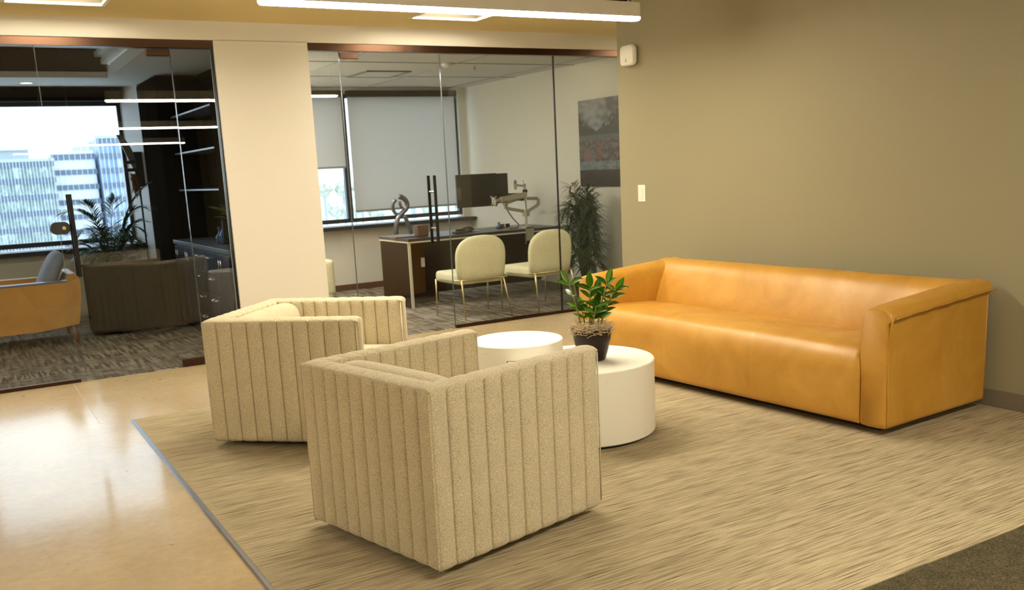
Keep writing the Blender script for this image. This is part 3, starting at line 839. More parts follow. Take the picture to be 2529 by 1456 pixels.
# desk
t = thing('desk', 'dark desk with white edge banding in the right office', 'desk', (4.06, 9.0, 0.003))
TW = OX - 4.06 - 0.005
obj('desk_top', bx(0, TW, 0, 0.78, 0.705, 0.735, 0.002), m_wood_top, t)
obj('edge_band', bx(0.0, TW, -0.004, 0.78, 0.690, 0.704), m_edge, t)
s_ = obj('side_panel', bx(0.005, 0.03, 0.03, 0.76, 0.0, 0.69), m_wood_dk, t)
obj('edge_band', bx(0.003, 0.032, 0.015, 0.03, 0.0, 0.69), m_edge, s_)
pd = obj('pedestal', bx(0.032, 0.46, 0.30, 0.76, 0.02, 0.69), m_wood_dk, t)
obj('outlet_plate', bx(0.27, 0.315, 0.295, 0.30, 0.40, 0.50, 0.001), m_white_p, pd)
obj('modesty_panel', bx(0.46, TW - 0.02, 0.42, 0.45, 0.09, 0.69), m_wood_dk, t)
DZ = 0.739
# sculpture on desk: looping figure
t = thing('sculpture', 'pewter looped figure sculpture on the left end of the desk', 'sculpture', (4.16, 9.30, DZ))
def ribbon(pts, r): return tube(BM(), chaikin(pts, 2, False), r, 8)
obj('body', ribbon([(-0.09, 0, 0.0), (-0.10, 0, 0.10), (-0.07, 0, 0.21), (0.0, 0, 0.27), (0.05, 0, 0.31), (0.055, 0, 0.38), (0.0, 0, 0.43), (-0.06, 0, 0.435)], 0.027), m_sculpt, t, smooth=True)
obj('arm', ribbon([(-0.05, 0.0, 0.42), (-0.10, 0.02, 0.38), (-0.11, 0.02, 0.31), (-0.08, 0.02, 0.25), (-0.03, 0.0, 0.24)], 0.018), m_sculpt, t, smooth=True)
obj('arm', ribbon([(-0.03, 0.0, 0.40), (-0.035, -0.01, 0.35), (0.0, 0.0, 0.29)], 0.016), m_sculpt, t, smooth=True)
obj('leg', ribbon([(0.0, 0, 0.26), (0.035, 0.0, 0.18), (0.07, 0.0, 0.08), (0.085, 0, 0.0)], 0.024), m_sculpt, t, smooth=True)
obj('base', bx(-0.13, 0.13, -0.05, 0.05, -0.001, 0.012, 0.002), m_sculpt, t)
t = thing('desk_box', 'brown leather box beside the pewter sculpture', 'box', (4.36, 9.30, DZ))
obj('case', bx(-0.065, 0.065, -0.05, 0.05, 0, 0.095, 0.008), m_brownbox, t); obj('lid', bx(-0.067, 0.067, -0.052, 0.052, 0.096, 0.118, 0.006), m_brownbox, t)
t = thing('phone', 'black desk phone lying on the desk behind the glass door handle', 'phone', (4.80, 9.25, DZ))
obj('body', bx(-0.07, 0.07, -0.05, 0.05, 0, 0.02, 0.006), m_black_p, t); obj('handset', bx(-0.06, 0.06, -0.045, -0.01, 0.021, 0.045, 0.010, 3), m_black_p, t)
t = thing('headset_case', 'round black case on the desk left of the near guest chair', 'case', (4.96, 9.35, DZ))
obj('shell', lathe(BM(), [(0, 0), (0.07, 0), (0.075, 0.02), (0.06, 0.045), (0.03, 0.055), (0, 0.057)], 24), m_black_p, t, smooth=True)
obj('rim', bx(0.02, 0.10, -0.07, -0.03, 0.0, 0.012, 0.004), mat('pale_plastic', (0.5, 0.55, 0.62), 0.3), t)
t = thing('desk_figurine', 'tiny blue and red ornament on the desk under the monitors', 'ornament', (5.42, 9.45, DZ))
obj('body', lathe(BM(), [(0, 0), (0.03, 0), (0.035, 0.02), (0.012, 0.04), (0.018, 0.06), (0, 0.075)], 14), mat('blue_gloss', (0.05, 0.12, 0.25), 0.3), t, smooth=True)
obj('flag', bx(0.02, 0.07, -0.01, 0.01, 0.015, 0.035, 0.003), mat('red_gloss', (0.4, 0.07, 0.03), 0.4), t)
t = thing('sunglasses', 'black sunglasses folded on the desk under the monitors', 'glasses', (5.56, 9.55, DZ))
for s in (-1, 1): obj('lens', bx(s * 0.035 - 0.028, s * 0.035 + 0.028, -0.004, 0.004, 0.0, 0.038, 0.003), m_black_p, t)
obj('bridge', tube(BM(), [(-0.01, 0, 0.03), (0.01, 0, 0.03)], 0.003, 6), m_black_p, t)

# monitors
def monitor(label, loc, rz, w_, h_):
    t = thing('monitor', label, 'monitor', loc, rz, 'black monitors over the desk')
    obj('back_panel', bx(-w_ / 2, w_ / 2, -0.012, 0.018, -h_ / 2, h_ / 2, 0.006), m_black_p, t)
    obj('screen', bx(-w_ / 2 + 0.01, w_ / 2 - 0.01, 0.0182, 0.021, -h_ / 2 + 0.012, h_ / 2 - 0.012), m_wood_top, t)
    return t
M1 = monitor('larger black monitor seen from behind over the desk', (5.115, 9.38, 1.185), math.radians(-4), 0.50, 0.365)
M2 = monitor('black monitor mostly hidden behind the larger one', (5.42, 9.52, 1.19), math.radians(8), 0.40, 0.34)
def bracket(mon, a, b):
    Mi = mon.matrix_basis.inverted() if False else (Matrix.Translation(mon.location) @ Matrix.Rotation(mon.rotation_euler[2], 4, 'Z')).inverted()
    obj('bracket', tube(BM(), [Mi @ Vector(a), Mi @ Vector(b)], 0.014, 8), m_black_p, mon, smooth=True)
bracket(M1, (5.28, 9.385, 1.09), (5.54, 9.075, 1.06)); bracket(M2, (5.44, 9.51, 1.12), (5.55, 9.07, 1.12))
t = thing('monitor_mount', 'silver clamp-on monitor arm with empty mounting heads on the desk edge', 'monitor mount', (5.555, 9.06, DZ - 0.003))
obj('clamp', bx(-0.05, 0.05, -0.075, -0.055, -0.13, 0.03, 0.003), m_silver, t)
obj('clamp_plate', bx(-0.05, 0.05, -0.075, 0.05, 0.003, 0.02, 0.003), m_silver, t)
for s in (-1, 1): obj('clamp_screw', tube(BM(), [(s * 0.03, -0.02, -0.17), (s * 0.03, -0.02, -0.045)], 0.005, 8), m_silver, t, smooth=True)
obj('pole', tube(BM(), [(0, 0, 0.02), (0, 0, 0.50)], 0.016, 14), m_chrome, t, smooth=True, auto=40)
obj('pole_tip', tube(BM(), [(-0.018, 0, 0.42), (-0.018, 0, 0.54)], 0.004, 8), m_silver, t)
obj('collar', tube(BM(), [(0, 0, 0.14), (0, 0, 0.21)], 0.045, 16), m_silver, t, smooth=True, auto=40)
obj('collar', tube(BM(), [(0, 0, 0.40), (0, 0, 0.435)], 0.028, 16), m_black_p, t, smooth=True, auto=40)
def bar(bm, a, b, w_, h_):
    a, b = Vector(a), Vector(b); d = (b - a).normalized(); s = Vector((d.y, -d.x, 0))
    if s.length < 1e-3: s = Vector((1, 0, 0))
    s.normalize(); u = s.cross(d)
    vs = [bm.verts.new(p + s * w_ / 2 * i + u * h_ / 2 * j) for p in (a, b) for i, j in ((-1, -1), (1, -1), (1, 1), (-1, 1))]
    for f in ((0, 1, 2, 3), (7, 6, 5, 4), (0, 4, 5, 1), (1, 5, 6, 2), (2, 6, 7, 3), (3, 7, 4, 0)): bm.faces.new([vs[i] for i in f])
    bmesh.ops.bevel(bm, geom=list({e for v_ in vs for e in v_.link_edges}), offset=min(w_, h_) * 0.22, segments=2, affect='EDGES')
    return bm
def varm(parent, pts, sizes):
    for (a, b), (w_, h_) in zip(zip(pts, pts[1:]), sizes):
        obj('arm_segment', bar(BM(), a, b, w_, h_), m_silver, parent, smooth=True, auto=50)
varm(t, [(0, 0, 0.19), (-0.27, -0.02, 0.245)], [(0.035, 0.035)])
varm(t, [(-0.27, -0.02, 0.235), (-0.27, -0.02, 0.31)], [(0.04, 0.04)])
varm(t, [(-0.26, -0.03, 0.31), (-0.05, -0.08, 0.37)], [(0.04, 0.045)])
varm(t, [(-0.04, -0.09, 0.385), (-0.42, -0.16, 0.345)], [(0.055, 0.055)])
hd = obj('mounting_head', bx(-0.50, -0.49, -0.20, -0.12, 0.295, 0.375, 0.002), m_silver, t)
for (dy, dz) in ((-1, -1), (1, -1), (-1, 1), (1, 1)):
    obj('head_tab', bar(BM(), (-0.495, -0.16, 0.335), (-0.50, -0.16 + dy * 0.055, 0.335 + dz * 0.055), 0.02, 0.008), m_silver, hd)
obj('knuckle', tube(BM(), [(-0.42, -0.16, 0.345), (-0.49, -0.16, 0.335)], 0.016, 10), m_silver, t, smooth=True)
varm(t, [(0.02, 0, 0.19), (0.20, 0.05, 0.255)], [(0.035, 0.035)])
varm(t, [(0.20, 0.05, 0.245), (0.205, 0.05, 0.325)], [(0.035, 0.035)])
varm(t, [(0.20, 0.05, 0.325), (0.02, 0.10, 0.335)], [(0.035, 0.035)])
hd = obj('mounting_head', bx(-0.145, -0.135, -0.06, 0.0, 0.465, 0.525, 0.002), m_silver, t)
for (dy, dz) in ((-1, -1), (1, -1), (-1, 1), (1, 1)):
    obj('head_tab', bar(BM(), (-0.14, -0.03, 0.495), (-0.14 + dy * 0.02, -0.03 + dy * 0.04, 0.495 + dz * 0.05), 0.02, 0.008), m_silver, hd)
obj('knuckle', tube(BM(), [(0, 0, 0.48), (-0.06, -0.02, 0.48), (-0.135, -0.03, 0.495)], 0.012, 10), m_silver, t, smooth=True)
tag(obj('cable', tube(BM(), [(5.42, 9.33, 1.02), (5.44, 9.28, 0.95), (5.47, 9.22, 0.86), (5.51, 9.15, 0.78), (5.50, 9.17, 0.745), (5.40, 9.15, 0.745), (5.36, 9.10, 0.744)], 0.006, 6), m_black_p, smooth=True),
    'black cable hanging from the monitors onto the desk', 'cable')

# guest chairs
def guest_chair(label, loc, rz):
    t = thing('guest_chair', label, 'chair', loc, rz, 'cream guest chairs at the desk')
    # backrest: rounded arch shell, slightly curved; local y forward
    outl = []
    w_, zb, zt_ = 0.262, 0.365, 0.80
    for k in range(33):
        a = PI * k / 32; e_ = 2.6
        cx, sy = math.cos(a), math.sin(a)
        outl.append((w_ * abs(cx) ** (2 / e_) * (1 if cx > 0 else -1), 0.58 + (zt_ - 0.58) * abs(sy) ** (2 / e_)))
    outl += [(-w_ * 0.985, 0.48), (-w_ * 0.93, 0.40), (-w_ * 0.80, zb + 0.008), (-w_ * 0.4, zb), (0, zb), (w_ * 0.4, zb), (w_ * 0.80, zb + 0.008), (w_ * 0.93, 0.40), (w_ * 0.985, 0.48)]
    rings = []
    for d, sc in ((-0.008, 0.55), (-0.004, 0.82), (0.006, 0.95), (0.02, 1.0), (0.05, 1.0), (0.064, 0.95), (0.074, 0.82), (0.078, 0.55)):
        rg_ = []
        for x, z in outl:
            zc = 0.58; x2 = x * sc if sc < 1 else x; z2 = zc + (z - zc) * (1 - (1 - sc) * 0.9)
            rg_.append((x2, d + 0.35 * x2 * x2 - 0.10 * (z2 - 0.45), z2))
        rings.append(rg_)
    obj('backrest', loft(BM(), rings), m_boucle, t, smooth=True, auto=70)
    bm = bx(-0.275, 0.275, 0.05, 0.55, 0.335, 0.445, 0.045, 4)
    for v_ in bm.verts:
        if v_.co.y < 0.2: v_.co.x *= 0.90
    obj('seat', bm, m_boucle, t, smooth=True, auto=60)
    zf = 0.385
    obj('frame', tube(BM(), chaikin([(-0.285, 0.52, zf - 0.02), (-0.285, 0.2, zf - 0.005), (-0.275, 0.0, zf), (-0.18, -0.03, zf), (0.18, -0.03, zf), (0.275, 0.0, zf), (0.285, 0.2, zf - 0.005), (0.285, 0.52, zf - 0.02)], 2, False), 0.007, 8), m_brass, t, smooth=True)
    for a, b in (((-0.24, -0.015, zf), (-0.225, -0.03, 0)), ((0.20, -0.025, zf), (0.265, -0.05, 0)), ((-0.285, 0.50, zf - 0.02), (-0.285, 0.52, 0)), ((0.285, 0.50, zf - 0.02), (0.285, 0.52, 0))):
        obj('leg', tube(BM(), [a, b], [0.009, 0.007], 8), m_brass, t, smooth=True)
    return t
guest_chair('cream upholstered guest chair with thin brass legs, nearer the glass door', (4.31, 7.86, 0.003), math.radians(-3))
guest_chair('cream upholstered guest chair with thin brass legs, beside the palm', (5.075, 7.80, 0.003), math.radians(5))
t = thing('lounge_chair', 'cream lounge chair mostly hidden behind the wall column', 'chair', (3.27, 10.40, 0.003), 0)
obj('body', bx(-0.35, 0.34, -0.3, 0.3, 0.05, 0.47, 0.05, 4), m_boucle, t, smooth=True, auto=60)
obj('backrest', bx(0.22, 0.36, -0.31, 0.31, 0.10, 0.50, 0.05, 4), m_boucle, t, smooth=True, auto=60)
for x in (-0.28, 0.28):
    for y in (-0.24, 0.24): obj('leg', tube(BM(), [(x, y, 0), (x, y, 0.07)], 0.015, 8), m_wood_dk, t)

# mountain landscape print
def lerp3(a, b, f): return tuple(x * (1 - f) + y * f for x, y in zip(a, b))
def art(u, v_):  # u 0..1 left-right, v 0..1 bottom-top ; flat landscape print
    n_ = noise.noise(Vector((u * 7, v_ * 16, 3.1))); n2 = noise.noise(Vector((u * 22, v_ * 40, 7.7)))
    ridge = 0.86 - 0.23 * (1 - abs(2 * u - 0.9)) + 0.03 * n_ + 0.015 * n2
    valley = 0.64 + 0.10 * abs(2 * u - 0.95)
    if v_ > ridge:
        c = lerp3((0.10, 0.11, 0.14), (0.42, 0.43, 0.47), max(0, min(1, 0.45 + 0.9 * n_ + 0.4 * math.sin(u * 5))))
    elif v_ > valley:
        s = max(0, min(1, 0.30 + 1.5 * n2 + 0.6 * n_ - abs(u - 0.45)))
        c = lerp3((0.012, 0.014, 0.016), (0.36, 0.37, 0.42), s)
    elif v_ > 0.60: c = (0.035, 0.040, 0.030)
    elif v_ > 0.54: c = lerp3((0.09, 0.11, 0.12), (0.16, 0.18, 0.19), 0.5 + n2)
    elif v_ > 0.30:
        c = lerp3((0.045, 0.038, 0.036), (0.27, 0.21, 0.19), max(0, min(1, 0.42 + n2 * 1.2)))
        if abs(u - 0.53 - 0.04 * (v_ - 0.4)) < 0.055 * (1 - abs(v_ - 0.42) / 0.14): c = (0.34, 0.09, 0.04)
        if (u - 0.22) ** 2 + (v_ - 0.34) ** 2 < 0.012: c = lerp3(c, (0.36, 0.17, 0.15), 0.6)
    elif v_ > 0.19: c = lerp3((0.11, 0.14, 0.15), (0.30, 0.36, 0.37), max(0, min(1, 0.5 + n2)))
    else: c = lerp3((0.018, 0.010, 0.008), (0.05, 0.028, 0.018), max(0, min(1, 0.5 + n_)))
    return c
t = thing('wall_art', 'tall mountain valley print on the right wall of the right office', 'picture', (OX - 0.001, 8.18, 1.63))
nu, nv = 34, 70; hw, hh = 0.36, 0.452
vs, fs = [], []
for j in range(nv + 1):
    for i in range(nu + 1): vs.append((-0.0262, hw - 2 * hw * i / nu, -hh + 2 * hh * j / nv))
for j in range(nv):
    for i in range(nu):
        a = j * (nu + 1) + i; fs.append((a, a + 1, a + nu + 2, a + nu + 1))
m_art = mat('printed_landscape', (1, 1, 1), 0.4)
at = N(m_art, 'ShaderNodeAttribute', attribute_name='print'); col(m_art, at.outputs['Color'])
po = obj('print', (vs, fs), m_art, t)
ca = po.data.color_attributes.new('print', 'FLOAT_COLOR', 'POINT')
for k, q in enumerate(vs):
    c = art((hw - q[1]) / (2 * hw), (q[2] + hh) / (2 * hh)); ca.data[k].color = (c[0] * 0.6, c[1] * 0.6, c[2] * 0.62, 1)
obj('panel', bx(-0.026, 0, -hw, hw, -hh, hh), m_black_p, t)

# palms: every frond is its own mesh, a bent rachis with paired ribbon leaflets
def frond(parent, P0, P1, P2, m_, nl, ll, wl, rn, start=0.3, sag=0.35, name='frond'):
    P0, P1, P2 = Vector(P0), Vector(P1), Vector(P2)
    f = lambda u: P0 * (1 - u) ** 2 + P1 * 2 * u * (1 - u) + P2 * u * u
    bm = BM(); n = 12
    tube(bm, [f(k / n) for k in range(n + 1)], [0.007 * (1 - 0.8 * k / n) for k in range(n + 1)], 5)
    for k in range(nl):
        u = start + (1 - start) * k / (nl - 1)
        p = f(u); tn = (f(min(1, u + 0.02)) - f(u - 0.02)).normalized()
        sd = tn.cross(Vector((0, 0, 1)))
        if sd.length < 0.1: sd = Vector((rn.uniform(-1, 1), rn.uniform(-1, 1), 0))
        sd.normalize(); q_ = (u - start) / (1 - start)
        ln = ll * (0.45 + 0.75 * math.sin(PI * min(1, 0.18 + 0.72 * q_))) * rn.uniform(0.85, 1.12)
        for s in (-1, 1):
            d = (tn * (0.45 + 0.7 * q_) + sd * s * 0.9 + Vector((0, 0, rn.uniform(-0.05, 0.25)))).normalized()
            wd = d.cross(Vector((rn.uniform(-.3, .3), rn.uniform(-.3, .3), 1))).normalized() * wl
            q = []
            for a, w_ in ((0, 0.25), (0.3, 1.0), (0.6, 0.8), (0.85, 0.4)):
                c = p + d * ln * a - Vector((0, 0, ln * sag * a * a))
                q.append((bm.verts.new(c - wd * w_), bm.verts.new(c + wd * w_)))
            e = bm.verts.new(p + d * ln - Vector((0, 0, ln * sag)))
            for a, b in zip(q, q[1:]): bm.faces.new((a[0], b[0], b[1], a[1]))
            bm.faces.new((q[-1][0], e, q[-1][1]))
    return obj(name, bm, m_, parent)
def pot_(t, r, h, m_):
    obj('pot', lathe(BM(), [(0, 0), (r * 0.78, 0), (r, h), (r * 0.92, h), (r * 0.9, h - 0.03), (0, h - 0.03)], 32), m_, t, smooth=True, auto=40)
t = thing('potted_palm', 'bushy dark green potted palm standing in front of the mountain print', 'plant', (5.64, 8.05, 0.003))
pot_(t, 0.14, 0.24, m_pot)
rn = random.Random(4)
for k in range(62):
    az = k * 2.399; u = k / 62; zt = 0.45 + 0.80 * u * rn.uniform(0.85, 1.06); rad = (0.40 - 0.22 * u) * rn.uniform(0.55, 1.0)
    c_, s_ = math.cos(az), math.sin(az)
    if c_ > 0: rad *= 0.55
    if s_ < 0: rad *= 0.80
    b = Vector((c_ * 0.05 * rn.random(), s_ * 0.05 * rn.random(), 0.20))
    mid = Vector((c_ * rad * 0.25, s_ * rad * 0.25, zt + 0.04 + 0.10 * rn.random()))
    frond(t, b, mid, (c_ * rad, s_ * rad, zt - 0.06 - 0.05 * rn.random()), m_palm, 16, 0.205, 0.0065, rn, 0.45, 0.32)
t = thing('console_cabinet', 'low black console cabinet in front of the palm in the left office', 'cabinet', (1.04, 9.72, 0.003))  # added black box stands in for the dark void and hides the pot
obj('body', bx(0.0, 0.80, 0.01, 0.42, 0.03, 0.66), m_darkwall, t); obj('top', bx(-0.01, 0.81, 0.0, 0.43, 0.66, 0.68, 0.003), m_darkwall, t)
for k in range(2): obj('cabinet_door', bx(0.01 + 0.395 * k, 0.395 + 0.395 * k, -0.006, 0.009, 0.05, 0.65, 0.002), m_darkwall, t)
t = thing('potted_palm', 'arching green potted palm before the left office window', 'plant', (1.36, 10.42, 0.003))
pot_(t, 0.16, 0.36, m_darkbase)
rn = random.Random(12)
big = [((0, 0, 0.34), (-0.03, -0.05, 1.30), (-0.36, -0.1, 1.20)), ((0, 0, 0.34), (0.10, 0.0, 1.20), (0.40, -0.05, 1.42)), ((0, 0, 0.34), (-0.08, -0.02, 1.18), (-0.20, -0.12, 1.28)), ((0, 0, 0.34), (0.12, 0.02, 1.22), (0.34, -0.1, 1.20)), ((0, 0, 0.34), (0.10, -0.06, 1.05), (0.30, -0.12, 1.06)),
       ((0, 0, 0.34), (0.02, 0.08, 1.10), (0.12, 0.15, 1.30)), ((0, 0, 0.34), (-0.12, 0.0, 0.90), (-0.30, 0.0, 0.86)), ((0, 0, 0.34), (-0.02, -0.1, 1.0), (-0.12, -0.2, 1.02))]
for a, b, c in big: frond(t, a, b, c, m_palm2, 22, 0.21, 0.0085, rn, 0.42, 0.30)
for k in range(30):
    az = k * 2.399; rad = rn.uniform(0.14, 0.34); zt = rn.uniform(0.72, 1.08); c_, s_ = math.cos(az), math.sin(az)
    frond(t, (0, 0, 0.34), (c_ * rad * 0.3, s_ * rad * 0.3, zt + 0.08), (c_ * rad, s_ * rad, zt - 0.06), m_palm2, 15, 0.17, 0.008, rn, 0.35, 0.4)

t = thing('ceiling_troffer', 'recessed ceiling light by the left wall of the right office, behind the column', 'light', (2.72, 9.6, CZ))  # unseen lamp added to brighten the right office
obj('frame', bx(-0.16, 0.16, -1.21, 1.21, -0.006, 0), m_white_p, t)
obj('diffuser', bx(-0.14, 0.14, -1.19, 1.19, -0.009, -0.006), emis('office_lens', (1.0, 0.94, 0.84), 14.0), t)
# ceiling fittings right office
def at_ceil(x, y): return (x, y, CZ)
t = thing('ceiling_grille', 'flush square air grille on the right office ceiling', 'vent', at_ceil(4.13, 9.62))
bm = BM()
for s in (-1, 1): box(bm, s * 0.24 - 0.014, s * 0.24 + 0.014, -0.29, 0.29, -0.012, 0); box(bm, -0.24, 0.24, s * 0.276 - 0.014, s * 0.276 + 0.014, -0.012, 0)
obj('frame', bm, mat('grille_grey', (0.16, 0.15, 0.13), 0.5), t)
obj('plate', bx(-0.22, 0.22, -0.26, 0.26, -0.009, 0), m_office_c, t)
t = thing('smoke_detector', 'round smoke detector on the right office ceiling', 'detector', at_ceil(4.44, 8.62))
obj('casing', lathe(BM(), [(0, -0.045), (0.03, -0.045), (0.05, -0.03), (0.06, 0), (0, 0)], 24), m_white_p, t, smooth=True)
t = thing('sprinkler_head', 'small sprinkler head on the right office ceiling', 'sprinkler', at_ceil(4.82, 8.74))
obj('escutcheon', lathe(BM(), [(0, -0.006), (0.03, -0.006), (0.035, 0), (0, 0)], 20), m_white_p, t, smooth=True)
obj('deflector', lathe(BM(), [(0, -0.05), (0.018, -0.05), (0.018, -0.046), (0.005, -0.044), (0.006, -0.006), (0, -0.006)], 14), m_silver, t, smooth=True)
for k, (a, b, c_, d_) in enumerate(((2.45, OX, 8.62, 8.632), (2.45, OX, 9.86, 9.872), (3.30, 3.312, 7.66, OY), (4.55, 4.562, 7.66, OY), (5.72, 5.732, 7.66, OY))):
    tg = struct('trim_ceiling', bx(a, b, c_, d_, CZ - 0.006, CZ), mat('grid_grey_%d' % k, (0.36, 0.35, 0.33), 0.6))

# ================================================================== LEFT OFFICE
# shade cassette
t = thing('roller_shade', 'dark rolled-up shade cassette above the left office window', 'window shade', (0.0, OY - 0.03, 2.335))
obj('cassette', bx(-1.75, 1.755, -0.09, 0.028, 0.0, 0.125, 0.004), m_darkwall, t)
obj('hem_bar', bx(-1.74, 1.745, -0.06, -0.03, -0.012, 0.0), m_frame, t)
t = thing('downlight', 'round recessed downlight in the left office ceiling edge', 'light', (0.82, 10.66, CZ))
obj('trim_ring', lathe(BM(), [(0.055, -0.004), (0.085, -0.004), (0.088, 0), (0.055, 0)], 32), m_white_p, t, smooth=True)
obj('lens', lathe(BM(), [(0, -0.002), (0.055, -0.002), (0.055, -0.001), (0, -0.001)], 32), m_dl, t)
# dark wall unit + credenza
t = thing('credenza', 'long navy credenza with grey top along the dark wall of the left office', 'cabinet', (1.89, 7.70, 0.003))
obj('body', bx(0.01, 0.39, 0, 2.14, 0.06, 0.83), m_navy, t)
obj('base', bx(0.05, 0.38, 0.02, 2.12, 0.0, 0.06), m_darkbase, t)
obj('counter_top', bx(-0.015, 0.395, -0.01, 2.15, 0.835, 0.872, 0.004), m_quartz, t)
for k in range(5):
    y = 0.01 + k * 0.426
    if k in (1, 2):
        for j in range(4):
            z = 0.075 + j * 0.188
            d = obj('drawer', bx(-0.008, 0.009, y, y + 0.418, z, z + 0.182, 0.002), m_navy, t)
            obj('handle', tube(BM(), [(-0.03, y + 0.15, z + 0.135), (-0.03, y + 0.30, z + 0.135)], 0.006, 8), m_chrome, d, smooth=True)
            for yy in (0.16, 0.29): obj('handle', tube(BM(), [(-0.008, y + yy, z + 0.135), (-0.03, y + yy, z + 0.135)], 0.004, 6), m_chrome, d)
    else:
        d = obj('cabinet_door', bx(-0.008, 0.009, y, y + 0.418, 0.075, 0.82, 0.002), m_navy, t)
        for yy in (0.19, 0.26): obj('handle', tube(BM(), [(-0.03, y + yy, 0.70), (-0.03, y + yy, 0.78)], 0.006, 8), m_chrome, d, smooth=True)
t = thing('wall_unit', 'tall black cabinet in the corner of the left office beside the window', 'cabinet', (1.885, 9.86, 0.003))
obj('body', bx(0.0, 0.41, 0.0, 0.98, 0.0, 2.46), m_darkwall, t)
for k in range(2): obj('cabinet_door', bx(-0.016, -0.001, 0.01 + k * 0.485, 0.48 + k * 0.485, 0.04, 2.44, 0.003), m_darkwall, t)
struct('wall_dark', bx(2.292, 2.30, 7.66, 9.85, 0.0, 2.47), m_darkwall)
t = thing('wall_shelf', 'dark open shelf unit with glass shelves above the credenza', 'shelf', (1.98, 8.2, 0.9))
obj('side_panel', bx(0, 0.28, -0.02, 0.0, 0.0, 1.3), m_darkwall, t); obj('side_panel', bx(0, 0.28, 1.6, 1.62, 0.0, 1.3), m_darkwall, t)
for z in (0.45, 0.80, 1.15): obj('shelf_board', bx(0.0, 0.28, 0.0, 1.6, z, z + 0.014), m_quartz, t)
t = thing('trailing_plant', 'yellow-green leafy plant in a pale vase on the credenza', 'plant', (2.02, 7.95, 0.876))
obj('vase', lathe(BM(), [(0, 0), (0.035, 0), (0.05, 0.06), (0.042, 0.16), (0.03, 0.20), (0.026, 0.20), (0.02, 0.18), (0, 0.18)], 24), mat('pale_vase', (0.45, 0.48, 0.52), 0.25), t, smooth=True)
yl = leaf_mesh('leaf', 1.0, 0.5, m_yleaf, 0.1, 0.35)
rn = random.Random(9)
for k in range(22):
    az = k * 2.4; el = rn.uniform(-0.2, 1.1); p0 = Vector((0, 0, 0.19)); d = Vector((math.cos(az) * math.cos(el), math.sin(az) * math.cos(el), math.sin(el) + 0.3))
    ln = rn.uniform(0.06, 0.16); p1 = p0 + d * ln
    obj('stem', tube(BM(), [p0, (p0 + p1) / 2 + Vector((0, 0, 0.02)), p1], 0.002, 4), m_stem, t)
    put_leaf(yl, t, p1, d + Vector((0, 0, -0.3)), (0, 0, 1), rn.uniform(0.10, 0.16))
for k, (yy, hh_) in enumerate(((8.45, 0.20), (8.62, 0.13))):
    t = thing('bottle', ['tall blue glass bottle on the credenza', 'short blue glass bottle on the credenza'][k], 'bottle', (2.05, yy, 0.876))
    obj('body', lathe(BM(), [(0, 0), (0.035, 0), (0.038, hh_ * 0.5), (0.014, hh_ * 0.7), (0.012, hh_), (0, hh_)], 20), mat('blue_glass_%d' % k, (0.03, 0.07, 0.22), 0.1), t, smooth=True)
    obj('stopper', lathe(BM(), [(0, hh_), (0.014, hh_), (0.014, hh_ + 0.02), (0, hh_ + 0.02)], 12), m_brownbox, t, smooth=True)

# tan lounge sofa in left office
t = thing('lounge_sofa', 'tan leather sofa with reddish wooden legs in the left office', 'sofa', (0.93, 9.40, 0.003))
def slab(pts, y0, y1, m_, nm, par, r=0.012, lab=None):
    p = chaikin(pts, 1)
    return obj(nm, loft(BM(), [[(a, y0 + 0.006, b) for a, b in p], [(a, y0, b) for a, b in p], [(a, y1, b) for a, b in p], [(a, y1 - 0.0, b) for a, b in p]][1:3]), m_, par, smooth=True, auto=35)
for y0 in (0.0, 0.78):
    slab([(-1.35, 0.16), (-0.06, 0.16), (-0.03, 0.30), (0.015, 0.60), (-0.05, 0.605), (-0.12, 0.585), (-1.35, 0.60)], y0, y0 + 0.11, m_tan, 'arm', t)
obj('arm_rest', bx(-1.35, -0.10, -0.004, 0.114, 0.586, 0.602, 0.003), m_quartz, t)
slab([(-0.30, 0.18), (-0.06, 0.18), (0.02, 0.62), (-0.03, 0.66), (-0.10, 0.64)], 0.112, 0.778, m_tan, 'backrest', t)
obj('seat', bx(-1.35, -0.22, 0.112, 0.778, 0.2, 0.42, 0.03), m_tan, t, smooth=True, auto=40)
for x in (-0.10, -1.25):
    for y in (0.05, 0.84): obj('leg', tube(BM(), [(x, y, 0.18), (x + 0.03, y, 0.0)], [0.024, 0.013], 8), m_legwood, t, smooth=True)
bm = BM(); bmesh.ops.create_uvsphere(bm, u_segments=28, v_segments=16, radius=1.0)
for q in bm.verts:
    c = q.co; e_ = lambda x, p: math.copysign(abs(x) ** p, x)
    q.co = Vector((e_(c.x, 0.75) * 0.075, e_(c.y, 0.6) * 0.25, e_(c.z, 0.6) * 0.23))
o = tag(obj('pillow', bm, m_pillow, smooth=True), 'grey-blue pillow leaning on the back of the tan sofa', 'pillow'); o.location = (0.72, 9.86, 0.645); o.rotation_euler = (0, math.radians(28), 0)

# tall carved sculpture by the window edge
t = thing('carved_sculpture', 'tall carved dark sculpture with curved blade hanging by the window edge', 'sculpture', (1.74, 10.85, 1.36))
bl = []
for k in range(13):
    u = k / 12; x = -0.10 + 0.12 * u + 0.05 * math.sin(PI * u) * 0.4; z = 0.60 - 0.36 * u; wv = 0.012 + 0.028 * math.sin(PI * min(1, 0.15 + 0.8 * u))
    bl.append([(x - wv, -0.012, z), (x + wv, -0.012, z), (x + wv, 0.012, z), (x - wv, 0.012, z)])
obj('blade', loft(BM(), bl), mat('grey_horn', (0.14, 0.13, 0.12), 0.4), t, smooth=True, auto=40)
obj('board', bx(0.02, 0.115, 0.012, 0.05, 0.05, 0.42, 0.01), m_black_p, t)
for z in (0.31, 0.23): obj('peg', bx(-0.09, 0.03, -0.02, 0.02, z - 0.018, z + 0.018, 0.004), m_black_p, t)
rn = random.Random(5); bm = BM()
